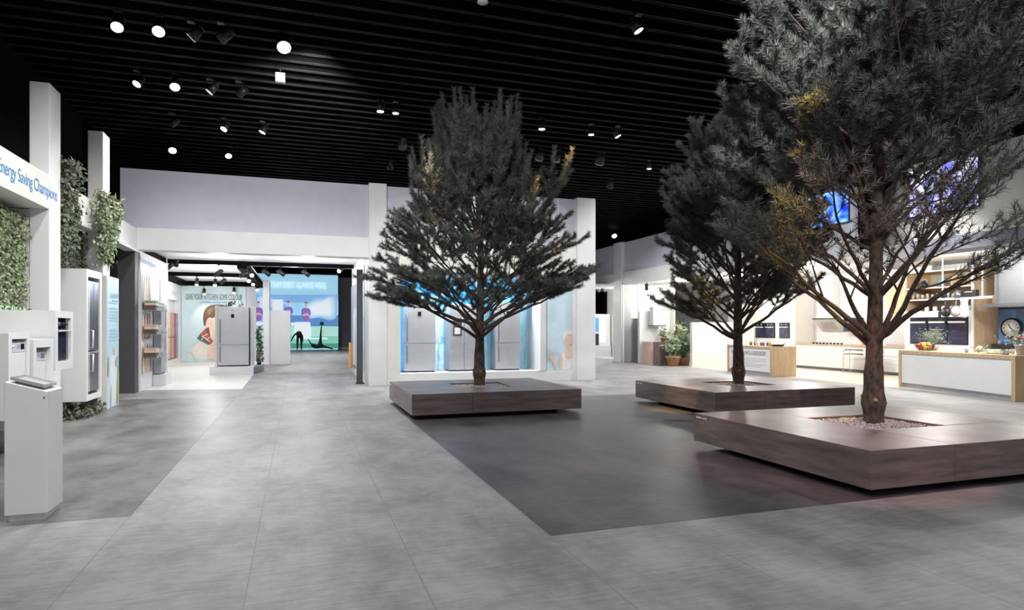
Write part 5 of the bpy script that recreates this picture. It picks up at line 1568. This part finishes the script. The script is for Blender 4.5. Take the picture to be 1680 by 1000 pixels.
mb = MB(); ml = MB()
for k in range(60):
    a_ = rg.random() * 6.28; r_ = .38 * rg.random(); h_ = .2 + .3 * rg.random()
    mb.tube([(c[0], c[1], c[2] + .12), (c[0] + r_ * .4 * math.cos(a_), c[1] + r_ * .4 * math.sin(a_), c[2] + h_ * .8), (c[0] + r_ * math.cos(a_), c[1] + r_ * math.sin(a_), c[2] + h_)], .003, 4)
    leaves(ml, 10, lambda r, p=(c[0] + r_ * math.cos(a_), c[1] + r_ * math.sin(a_), c[2] + h_): tuple(np.array(p) + r.normal(0, .05, 3)), .035, (0, -.4, .6), .8, rg)
mb.build('stems', HERB, t); ml.build('foliage', HERB, t)
# food near the right end
def plate(label, s, d, r, m=None):
    c = on_isl(s, d)
    t = thing('plate', label, 'plate', c)
    MB().lathe(c, [(r * .6, .001), (r, .022), (r * .97, .025), (r * .55, .008), (0, .008)], 20).build('dish', m or P_WHITE, t)
    return c
c = plate('wide white plate with cut vegetables on the island', L2 - .95, .42, .2)
for k in range(9):
    a_ = k * .7
    cc = (c[0] + .10 * math.cos(a_), c[1] + .10 * math.sin(a_), c[2] + .035)
    solo('vegetable_piece', MB().ball(cc, .034, 8, 6, 0, (1, .8, .7)), (lm('carrot', (.75, .33, .1)), lm('celery', (.5, .6, .3)), lm('radish', (.75, .6, .55)))[k % 3], '%s vegetable piece on the wide white plate' % ('orange', 'green', 'pale')[k % 3], 'vegetable', '%s vegetables on the plate' % ('orange', 'green', 'pale')[k % 3])
c = on_isl(L2 - 1.25, .36)
t = thing('cauliflower', 'pale cauliflower with green leaves on the island, left of the plate', 'vegetable', c)
mb = MB()
for k in range(16):
    mb.ball((c[0] + .07 * math.cos(k * 2.4) * (k / 16) ** .5, c[1] + .07 * math.sin(k * 2.4) * (k / 16) ** .5, c[2] + .13 - .004 * k), .035, 8, 6)
mb.build('head', lm('cauliflower_white', (.72, .70, .58)), t)
leaves(MB(), 26, lambda r: (c[0] + .1 * math.cos(r.random() * 6.28), c[1] + .1 * math.sin(r.random() * 6.28), c[2] + .10 + .05 * r.random()), .09, (0, -.5, .3), .8, rg).build('leaves', HERB, t)
c = on_isl(L2 - .55, .3)
t = thing('salad_bowl', 'small clear bowl in front of the flower bucket on the island', 'bowl', c)
MB().lathe(c, [(.06, .001), (.12, .08), (.113, .08), (.055, .012), (0, .012)], 18).build('bowl', JARG, t)
leaves(MB(), 60, lambda r: (c[0] + .08 * r.normal() * .6, c[1] + .08 * r.normal() * .6, c[2] + .05 + .05 * r.random()), .05, (0, -.3, .8), .8, rg).build('salad', HERB, t)
for k, (s, d) in enumerate(((L2 - 1.55, .3), (L2 - .78, .7))):
    c = on_isl(s, d)
    t = thing('drinking_glass', ('clear glass left of the cauliflower on the island', 'clear glass behind the vegetable plate on the island')[k], 'glass', c)
    MB().lathe(c, [(.03, .001), (.038, .11), (.035, .11), (.028, .006), (0, .006)], 14).build('glass', JARG, t)
c = on_isl(L2 - .22, .42)
t = thing('flower_bucket', 'galvanised bucket of dried flowers at the right end of the island', 'flower bucket', c)
MB().lathe(c, [(.12, .001), (.165, .2), (.175, .2), (.175, .215), (.155, .215), (.15, .18), (0, .18)], 20).build('bucket', STEEL, t)
leaves(MB(), 420, lambda r: tuple(np.array(c) + np.array([.2 * r.normal() * .7, .2 * r.normal() * .7, .25 + .09 * abs(r.normal())])), .055, (0, -.5, .7), .8, rg).build('leaves', HERB, t)
mb = MB()
for k in range(26):
    mb.ball((c[0] + .15 * rg.normal() * .8, c[1] + .15 * rg.normal() * .8, c[2] + .33 + .06 * rg.random()), .026, 6, 5)
mb.build('blossoms', lm('dried_rose', (.42, .16, .16)), t)

# ================================================================== KITCHEN WALL (plane X = 17.7 and 18.9)
KX = 17.7
t = thing('tall_cabinet', 'tall white cabinet wall with black ovens behind the recipe counter', 'cabinet', (18.3, 21.2, 0))
MB().box(KX, 18.88, 19.28, 20.9, .004, 3.1).build('body', CREAM, t)
MB().box(KX, 18.88, 20.905, 23.2, .004, 3.1).build('body', CREAM, t)
MB().box(KX - .012, KX, 19.3, 23.18, 1.94, 1.955).build('groove', LILAC, t)
for k, (lab, pa, pb_) in enumerate((('black oven half hidden by the pine trunk, leftmost of the oven row', 1221, 1234), ('black oven second from the left in the oven row', 1240, 1255.3), ('black oven third from the left in the oven row', 1255.8, 1272), ('blue-black oven at the right end of the oven row', 1279, 1296))):
    ya = AX(pb_, 530, KX)[1]; yb = AX(pa, 530, KX)[1]
    t = thing('built_in_oven', lab, 'oven', (KX, (ya + yb) / 2, 1.1), group='built-in ovens in the tall white cabinet')
    MB().box(KX - .02, KX - .001, ya, yb, 1.09, 1.69).build('frame', BLACKM, t)
    d = MB().box(KX - .04, KX - .02, ya + .02, yb - .02, 1.11, 1.53).build('door', OVENGLASS, t)
    MB().box(KX - .07, KX - .055, ya + .05, yb - .05, 1.50, 1.53).build('handle', WHITE, d, label='pale bar handle')
    MB().box(KX - .035, KX - .02, ya + .02, yb - .02, 1.55, 1.67).build('control_panel', BLACKGLASS, t)
    for yy in (ya + (yb - ya) * .3, ya + (yb - ya) * .7):
        MB().cyl((KX - .035, yy, 1.61), (KX - .06, yy, 1.61), .022, .02, 10).build('knob', STEEL, t)
# long white counter with alcove
t = thing('kitchen_counter', 'long white counter with a thin oak top left of the big pine trunk', 'counter', (18.2, 17, 0))
for k in range(4):
    MB().box(KX, 18.5, 14.62 + k * 1.16, 14.62 + k * 1.16 + 1.155, .10, .86).build('front_panel', CREAM if k else WHITE, t)
MB().box(KX - .02, 18.57, 14.6, 19.26, .86, .90).build('worktop', OAK, t)
MB().box(KX + .05, 18.5, 14.62, 19.26, .004, .10).build('plinth', STEELD, t)
for k in range(2):
    MB().box(KX - .01, KX, 14.65, 15.75, .34 + k * .26, .352 + k * .26).build('drawer_line', LILAC, t)
struct('wall_kitchen_alcove', MB().box(18.6, 18.7, 14.56, 19.27, .0, 3.42), WHITE)
t = thing('cooker_hood', 'slanted pale glass cooker hood over the long white counter', 'cooker hood', (18.3, 18.2, 1.4))
MB().slab([(18.55, 18.85, 1.36), (18.55, 17.75, 1.36), (18.1, 17.75, 1.80), (18.1, 18.85, 1.80)], (.7, 0, .7), .05).build('glass_plate', mat('pale_grey_glass', (.55, .57, .55), .15, noise=(3, .95, 1.05, 2)), t)
MB().slab([(18.44, 18.6, 1.462), (18.44, 18.0, 1.462), (18.19, 18.0, 1.706), (18.19, 18.6, 1.706)], (-.7, 0, -.7), .008).build('filter', GREYSTEEL, t)
MB().box(18.08, 18.12, 17.75, 18.85, 1.80, 1.84).build('top_edge', BLACKM, t)
MB().box(18.3, 18.59, 18.1, 18.5, 1.75, 3.41).build('chimney', CREAM, t)
t = thing('wall_oven', 'black glass wall appliance right of the slanted hood', 'oven', (18.5, 17.4, 1.3))
MB().box(18.3, 18.595, 17.05, 17.62, 1.36, 1.84).build('body', BLACKM, t)
MB().box(18.27, 18.3, 17.07, 17.6, 1.38, 1.66).build('door', OVENGLASS, t)
MB().box(18.24, 18.26, 17.1, 17.57, 1.67, 1.69).build('handle', WHITE, t)
for k in range(9):
    c = (18.05, 18.75 - k * .16, .901)
    tt = thing('cooking_utensil', 'small black utensil in the row on the long white counter', 'utensil', c, group='utensils on the long white counter')
    MB().lathe(c, [(.035, .0), (.04, .05), (.03, .06), (0, .06)], 8).build('body', BLACKM, tt)
    MB().cyl((c[0], c[1], .955), (c[0], c[1] + .06, .99), .006, .006, 5).build('handle', STEEL, tt)
t = thing('serving_rack', 'orange wooden rack on the end of the long white counter', 'rack', (18.1, 16.1, .9))
for k in range(4):
    MB().slab([(17.95, 16.55, .905 + k * .085), (17.95, 15.9 + .03 * k, .905 + k * .085), (18.25, 15.9 + .03 * k, .905 + k * .085), (18.25, 16.55 - .07 * k, .905 + k * .085)], (0, 0, 1), .03).build('shelf', lm('orange_wood', (.72, .36, .08)), t)
MB().slab([(17.93, 16.58, .902), (17.93, 16.5, .902), (17.93, 16.2, 1.26), (17.93, 16.28, 1.26)], (1, 0, 0), .03).build('side_rail', MATS['orange_wood'], t)
solo('menu_card', MB().box(17.93, 17.96, 15.62, 15.85, .902, 1.2), P_WHITE, 'white card standing beside the orange rack', 'card')
t = thing('acrylic_stand', 'clear acrylic brochure stand in front of the long white counter', 'stand', (17.3, 15.9, 0))
for zz in (.45, .60, .74):
    MB().box(17.2, 17.5, 15.3, 16.6, zz, zz + .012).build('tray', ACRYL, t)
for (xx, yy) in ((17.2, 15.3), (17.2, 16.58), (17.48, 15.3), (17.48, 16.58)):
    MB().box(xx, xx + .02, yy, yy + .02, .004, .76).build('leg', ACRYL, t)
solo('brochure', MB().box(17.22, 17.48, 16.05, 16.55, .753, .79), lm('purple_grey_cover', (.22, .17, .22)), 'purple grey brochure stack on the top tray of the acrylic stand', 'brochure')
solo('brochure', MB().box(17.22, 17.48, 16.05, 16.55, .613, .65), P_GREY, 'grey brochure stack on the middle tray of the acrylic stand', 'brochure')
# yellow figure poster
t = thing('wall_poster', 'pale poster with a golden yellow figure right of the big pine trunk', 'poster', (18.59, 15.6, 1.9))
MB().box(18.57, 18.598, 15.05, 16.25, 1.85, 3.2).build('board', lm('poster_cream', (.72, .74, .62)), t)
picture('printed_picture', (18.57, 16.25, 1.85), UYM, [(0, smooth_poly([(.1, .2), (.12, .75), (.3, .95), (.4, .98), (.42, 1.2), (.55, 1.3), (.68, 1.2), (.68, .98), (.85, .92), (1.0, .6), (.95, .3), (.8, .5), (.78, .2)])), (1, ell(.55, 1.12, .09, .13, 16)), (2, rect(.35, .62, .1, .17))],
        [lm('golden_yellow', (.74, .60, .34)), P_SKIN, lm('lime_print', (.55, .55, .08))], t)
# oven tower block
HX2 = 17.5
t = thing('tall_cabinet', 'white oven block with three black ovens under the oak shelves', 'cabinet', (18, 13.5, 0))
MB().box(HX2, 18.55, 12.52, 14.56, .004, 1.98).build('body', WHITE, t)
for k in range(3):
    ya = 12.62 + (2 - k) * .585
    tt = thing('built_in_oven', ('black oven on the left of the three under the oak shelves', 'black oven in the middle of the three under the oak shelves', 'black oven on the right of the three under the oak shelves')[k], 'oven', (HX2, ya + .28, 1.0), group='three ovens under the oak shelves')
    MB().box(HX2 - .02, HX2 - .001, ya, ya + .58, 1.02, 1.80).build('frame', BLACKM, tt)
    d = MB().box(HX2 - .04, HX2 - .02, ya + .02, ya + .56, 1.05, 1.60).build('door', OVENGLASS, tt)
    MB().box(HX2 - .08, HX2 - .06, ya + .05, ya + .53, 1.63, 1.68).build('handle', WHITE, d, label='white bar handle')
    MB().box(HX2 - .035, HX2 - .02, ya + .02, ya + .56, 1.69, 1.78).build('control_panel', BLACKGLASS, tt)
    for q_ in range(3 if k == 1 else 1):
        MB().box(HX2 - .043, HX2 - .04, ya + .1, ya + .48, 1.2 + q_ * .12, 1.21 + q_ * .12).build('rack_line', WHITE if k == 1 else STEELD, d)
# oak wall shelf unit
t = thing('wall_shelf', 'open oak shelf unit with glassware above the three ovens', 'shelf', (18.1, 13.5, 1.98))
MB().box(HX2, 18.55, 14.50, 14.56, 1.985, 3.15).build('side_panel', OAK, t)
MB().box(18.50, 18.55, 12.53, 14.50, 1.985, 3.15).build('back_panel', lm('shelf_back_cream', (.76, .68, .54)), t)
for zz in (2.30, 2.64, 3.12):
    MB().box(HX2 + .02, 18.50, 12.53, 14.50, zz, zz + .035).build('shelf_board', OAK, t)
    MB().box(HX2, HX2 + .02, 12.53, 14.50, zz, zz + .035).build('shelf_edge', WHITE, t)
solo('oak_side_panel', MB().box(HX2 - .02, 18.42, 12.45, 12.515, .004, 3.2), OAK, 'tall oak side panel between the oven block and the blue clock niche', 'panel')
solo('white_edge_strip', MB().box(HX2 - .05, HX2 - .022, 12.45, 12.515, .004, 3.2), WHITE, 'white front edge of the tall oak side panel', 'trim')
rj = random.Random(4)
for k in range(12):
    c = (HX2 + .12, 14.38 - k * .155, 2.336)
    tt = thing('drinking_glass', 'clear glass in the row on the lower oak shelf', 'glass', c, group='glasses on the lower oak shelf')
    MB().lathe(c, [(.03, 0), (.04, .13 + .03 * (k % 2)), (.036, .13 + .03 * (k % 2)), (.028, .008), (0, .008)], 10).build('bowl', JARG, tt)
for k in range(7):
    c = (HX2 + .25, 14.3 - k * .26, 1.987)
    tt = thing('jar', 'small white jar on the white top of the oven block', 'jar', c, group='white jars on the oven block')
    MB().lathe(c, [(.05, 0), (.06, .02), (.06, .11), (.04, .13)], 12).build('body', P_WHITE, tt)
    MB().lathe(c, [(.045, .13), (.045, .15), (0, .152)], 12).build('lid', P_GREY, tt)
c = (HX2 + .2, 14.1, 2.677)
t = thing('teapot', 'dark kettle on the upper oak shelf at its left end', 'kettle', c)
MB().lathe(c, [(.08, 0), (.12, .07), (.09, .16), (.03, .19), (0, .2)], 16).build('body', BLACKM, t)
MB().tube([(c[0], c[1] - .09, c[2] + .12), (c[0], c[1] - .1, c[2] + .25), (c[0], c[1] + .1, c[2] + .25), (c[0], c[1] + .09, c[2] + .12)], .01, 6).build('handle', STEEL, t)
MB().tube([(c[0], c[1] + .1, c[2] + .06), (c[0], c[1] + .18, c[2] + .15)], [.02, .01], 8).build('spout', BLACKM, t)
c = (HX2 + .25, 13.62, 2.677)
solo('serving_dish', MB().cyl((c[0], c[1], c[2] + .16), (c[0] + .03, c[1], c[2] + .16), .155, .155, 22), lm('blue_grey_glaze', (.2, .27, .3)), 'round blue grey dish standing on the upper oak shelf', 'dish')
c = (HX2 + .25, 13.15, 2.677)
t = thing('bread_bin', 'arched wooden box on the upper oak shelf', 'box', c)
pr = [(c[1] - .15, c[2]), (c[1] + .15, c[2]), (c[1] + .15, c[2] + .17)] + [(c[1] + .15 * math.cos(a_), c[2] + .17 + .15 * math.sin(a_)) for a_ in np.linspace(.2, PI - .2, 9)] + [(c[1] - .15, c[2] + .17)]
MB().slab([(c[0], a_, b_) for a_, b_ in pr], (1, 0, 0), .2).build('body', lm('bin_wood', (.5, .36, .2)), t)
MB().slab([(c[0] - .008, c[1] + (a_ - c[1]) * .7, c[2] + .02 + (b_ - c[2]) * .75) for a_, b_ in pr], (1, 0, 0), .008).build('lid', lm('bin_wood_dark', (.32, .21, .11)), t)

# steel hood with rail and hanging tools
t = thing('cooker_hood', 'grey steel cooker hood with a wide blade and hanging rail, right of the oak shelves', 'cooker hood', (17.8, 11.6, 2.1))
a = AX(1636, 470, 17.6); b = AX(1680, 470, 17.6)
MB().box(17.5, 17.9, b[1] - .35, a[1], 2.12, 3.41).build('chimney', mat('satin_steel', (.20, .212, .235), .45, .3, noise=(5, .95, 1.05, 2)), t)
MB().box(17.1, 18.1, b[1] - .4, AX(1610, 494, 17.1)[1], 2.03, 2.12).build('hood_plate', STEELD, t)
yA, yB = AX(1541, 486, 17.0)[1], AX(1612, 486, 17.0)[1]
t = thing('hanging_rail', 'white hanging rail carrying kitchen tools in front of the oak shelves', 'rail', (17.0, (yA + yB) / 2, 2.2))
MB().box(16.97, 17.03, yB - .25, yA, 2.26, 2.32).build('rail', WHITE, t)
for yy in (yA - .1, yB):
    MB().cyl((17.0, yy, 2.32), (17.0, yy, 3.41), .02, .02, 8).build('hanger_rod', WHITE, t)
def hang(px):
    return AX(px, 490, 17.0)[1]
y = hang(1551)
t = thing('frying_pan', 'black pan hanging from the white rail with its handle up', 'pan', (17.0, y, 1.9))
MB().cyl((16.97, y, 1.93), (17.03, y, 1.93), .12, .14, 20).build('bowl', BLACKM, t)
MB().tube([(17.0, y, 2.05), (17.0, y, 2.262)], .012, 6).build('handle', STEELD, t)
y = hang(1545)
t = thing('spatula', 'dark spatula hanging lowest from the white rail', 'utensil', (17.0, y, 1.8))
MB().slab([(16.90, y + .02, 1.68), (16.90, y - .06, 1.72), (16.90, y - .04, 1.96), (16.90, y + .03, 1.94)], (1, 0, 0), .012).build('blade', BLACKM, t)
MB().tube([(16.905, y, 1.95), (16.965, y - .01, 2.262)], .008, 6).build('handle', BLACKM, t)
y = hang(1569)
t = thing('colander', 'white round colander hanging from the white rail', 'colander', (17.0, y, 1.9))
MB().cyl((16.97, y, 1.95), (17.05, y, 1.95), .15, .08, 22).build('bowl', P_WHITE, t)
MB().tube([(16.965, y + .15 * math.cos(a_ * PI / 10), 1.95 + .15 * math.sin(a_ * PI / 10)) for a_ in range(21)], .008, 6).build('rim', STEELD, t)
MB().tube([(16.98, y, 2.1), (17.0, y, 2.262)], .008, 6).build('handle', STEEL, t)
y = hang(1583)
t = thing('tea_towel', 'pale grey tea towel hanging from the white rail', 'towel', (17.0, y, 1.8))
mb = MB(); n_ = 10; vs = []
for j in range(7):
    for i in range(n_ + 1):
        k_ = i / n_
        vs.append((16.965 + .02 * math.sin(k_ * 14 + j * .3), y + (.22 - .03 * math.sin(j)) * (.5 - k_), 2.262 - j * .075 * (1 + .12 * math.sin(k_ * 3))))
mb.add(vs, [(j * (n_ + 1) + i, j * (n_ + 1) + i + 1, (j + 1) * (n_ + 1) + i + 1, (j + 1) * (n_ + 1) + i) for j in range(6) for i in range(n_)], 0, True)
o = mb.build('cloth', lm('linen_grey', (.62, .62, .62)), t)
sd = o.modifiers.new('thickness', 'SOLIDIFY'); sd.thickness = .006
for k, (lab, px, mm, rr) in enumerate((('grey dome pot standing on the white rail shelf', 1572, STEELD, .13), ('black square pan standing on the white rail shelf', 1592, BLACKM, .16), ('black round holder at the left end of the white rail', 1549, BLACKM, .07))):
    y = hang(px)
    t = thing('pot', lab, 'pot', (17.0, y, 2.321))
    if k == 1:
        MB().box(16.94, 17.06, y - .19, y + .19, 2.322, 2.5).build('body', mm, t, .01)
        MB().box(16.92, 16.94, y - .1, y + .1, 2.44, 2.46).build('handle', STEEL, t)
    else:
        MB().lathe((17.0, y, 2.322), [(rr, 0), (rr, .08), (rr * .8, .16), (rr * .3, .2), (0, .205)], 16).build('body', mm, t)
        MB().ball((17.0, y, 2.535), .02, 8, 6).build('knob', BLACKM, t)

# blue clock niche
BLUEGLASS = mat('blue_splashback', (.10, .22, .42), .15, noise=(1.5, .7, 1.3, 4))
struct('wall_blue_niche', MB().box(18.42, 18.5, 6, 12.45, 0, 3.42), mat('dark_back_wall', (.03, .03, .04), .6, noise=(4, .8, 1.2, 3)))
solo('splashback', MB().box(18.40, 18.418, 8.5, 12.44, .93, 2.0), BLUEGLASS, 'blue splashback behind the round wall clock', 'splashback')
t = thing('kitchen_counter', 'white worktop run in front of the blue splashback', 'counter', (18.1, 10.5, 0))
MB().box(17.75, 18.39, 8.0, 12.44, .10, .88).build('front_panel', WHITE, t)
MB().box(17.72, 18.395, 8.0, 12.44, .88, .92).build('worktop', P_WHITE, t)
MB().box(17.8, 18.38, 8.0, 12.44, .004, .10).build('plinth', STEELD, t)
solo('wall_board_shelf', MB().box(18.05, 18.415, 8.5, 12.44, 2.06, 2.11), WHITE, 'white wall shelf above the round clock', 'shelf')
CY = AX(1660.5, 538, 18.38)[1]
t = thing('wall_clock', 'round wall clock with a white dial and thick black rim on the blue splashback', 'clock', (18.38, CY, 1.5))
MB().cyl((18.33, CY, 1.49), (18.395, CY, 1.49), .27, .27, 32).build('rim', BLACKM, t)
MB().cyl((18.322, CY, 1.49), (18.33, CY, 1.49), .225, .225, 32).build('dial', P_WHITE, t)
for k in range(12):
    a_ = k * PI / 6
    MB().slab([(18.321, CY + s_ * .008 * math.cos(a_) + r_ * math.sin(a_), 1.49 - s_ * .008 * math.sin(a_) + r_ * math.cos(a_)) for s_, r_ in ((-1, .165), (1, .165), (1, .20), (-1, .20))], (-1, 0, 0), .003).build('hour_mark', BLACKM, t)
for nm, a_, ln_, w_ in (('hour_hand', math.radians(-28), .13, .012), ('minute_hand', math.radians(132), .19, .008)):
    # clock face is seen looking along +X: right is -Y
    dy, dz = -math.sin(a_), math.cos(a_)
    MB().slab([(18.317, CY - dz * w_ * s_ + dy * r_, 1.49 + dy * w_ * s_ + dz * r_) for s_, r_ in ((-1, -.03), (1, -.03), (1, ln_), (-1, ln_))], (-1, 0, 0), .003).build(nm, BLACKM, t)
ys = lambda px: AX(px, 505, 18.2)[1]
t = thing('canister', 'brown wooden canister on the white shelf above the clock', 'canister', (18.2, ys(1636), 2.111))
MB().lathe((18.2, ys(1636), 2.111), [(.11, 0), (.12, .02), (.12, .24), (.1, .26)], 18).build('body', lm('canister_wood', (.42, .26, .15)), t)
MB().lathe((18.2, ys(1636), 2.111), [(.12, .26), (.12, .29), (0, .3)], 18).build('lid', OAK, t)
t = thing('storage_jar', 'glass storage jar next to the wooden canister on the shelf', 'jar', (18.2, ys(1651), 2.111))
MB().lathe((18.2, ys(1651), 2.111), [(.10, 0), (.13, .04), (.13, .2), (.09, .26)], 18).build('body', JARG, t)
MB().lathe((18.2, ys(1651), 2.111), [(.1, .26), (.1, .3), (0, .31)], 18).build('lid', P_WHITE, t)
t = thing('steel_bowl', 'crumpled looking steel bowl on the shelf right of the glass jar', 'bowl', (18.2, ys(1669), 2.111))
MB().lathe((18.2, ys(1669), 2.111), [(.08, 0), (.17, .12), (.18, .16), (.165, .16), (.07, .02), (0, .02)], 18).build('bowl', STEEL, t)
MB().ball((18.2, ys(1669), 2.3), .11, 10, 7, 0, (1, 1, .6)).build('cover', CHROME, t)
t = thing('roasting_pan', 'black roasting pan on the worktop under the clock', 'pan', (18.1, AX(1640, 565, 18.0)[1], .921))
yc = AX(1640, 565, 18.0)[1] - .14
MB().box(17.9, 18.25, yc - .3, yc + .3, .922, 1.06).build('body', BLACKM, t, .02)
MB().tube([(18.05, yc + .3, 1.02), (18.05, yc + .38, 1.04), (18.2, yc + .38, 1.04), (18.2, yc + .3, 1.02)], .012, 6).build('handle', STEELD, t)
t = thing('glass_jug', 'small clear jug behind the roasting pan', 'jug', (18.33, AX(1640, 552, 18.33)[1], .921))
MB().lathe((18.33, AX(1640, 552, 18.33)[1], .921), [(.05, .001), (.055, .2), (.06, .22), (.05, .22), (.045, .01), (0, .01)], 14).build('body', JARG, t)

# ================================================================== HEADER SCREENS
SCR = print_mat('lit_screen_picture', (.16, .16, .80), (.50, .50, .97), (.85, .86, 1.0), 1.3, 1.5)
SCR2 = print_mat('lit_screen_blue_picture', (.01, .03, .65), (.05, .20, 1.0), (.40, .75, 1.0), 1.6, 1.5)
ya, yb = AX(1607, 300, 13.2)[1], AX(1492, 300, 13.2)[1]
t = thing('header_screen', 'lit violet white screen high on the kitchen header behind the nearest pine', 'screen', (13.2, (ya + yb) / 2, 4.0))
MB().box(13.19, 13.235, ya, yb, 3.98, 5.05).build('frame', BLACKM, t)
MB().box(13.18, 13.19, ya + .02, yb - .02, 4.0, 5.03).build('display', SCR, t)
t = thing('header_screen', 'bright blue screen glimpsed through the crown left of the nearest pine trunk', 'screen', (13.38, 13.1, 4.3))
MB().box(13.36, 13.398, 12.7, 14.4, 4.2, 5.1).build('frame', BLACKM, t)
MB().box(13.35, 13.36, 12.72, 14.38, 4.22, 5.08).build('display', SCR2, t)

# coloured effect lights on the trees
def fx(loc, aim, e, col, ang, blend=0.35, size=.03):
    light('effect_light', 'SPOT', loc, e, col, aim, size, ang, blend)


for (src, tgt, e, col, ang) in [((4.86, 8.47, 5.9), AY(880, 325, 11.2), 420, (1, .62, .18), 9), ((1.9, 9.0, 5.9), AY(705, 335, 10.9), 260, (1, .75, .45), 8),
                                ((5.2, 9.0, 5.9), AY(905, 385, 11.4), 150, (1, .6, .3), 14),
                                ((3.4, 3.6, 5.9), AY(1302, 110, 4.9), 160, (1, .62, .10), 9), ((3.6, 3.9, 5.9), AY(1318, 185, 5.0), 200, (1, .66, .12), 11), ((3.0, 3.6, 5.9), AY(1330, 290, 5.1), 120, (1, .62, .4), 14),
                                ((5.2, 7.6, 5.9), AY(1152, 340, 8.9), 200, (1, .66, .1), 7), ((5.4, 7.0, 5.9), AY(1140, 440, 8.8), 320, (1, .62, .15), 9), ((5.4, 7.0, 5.9), AY(1130, 385, 8.8), 160, (1, .72, .5), 16),
                                ((9.6, 3.6, 5.9), AY(1415, 490, 5.6), 160, (1, .30, .06), 7), ((9.9, 4.6, 5.9), (6.3, 5.6, 1.6), 500, (1, .12, .30), 12),
                                ((4.2, 3.0, 5.9), (5.3, 5.3, .4), 420, (1, .30, .36), 30), ((7.2, 7.6, 5.9), (7.8, 9.3, .4), 200, (1, .25, .30), 34),
                                ((4.9, 6.4, 5.9), AZ(1000, 768), 200, (1, .5, .42), 7)]:
    fx(src, tgt, e * (6.0 if col[1] > .55 and ang < 13 else 2.4 if col[1] > .55 else 1.0), col, ang)
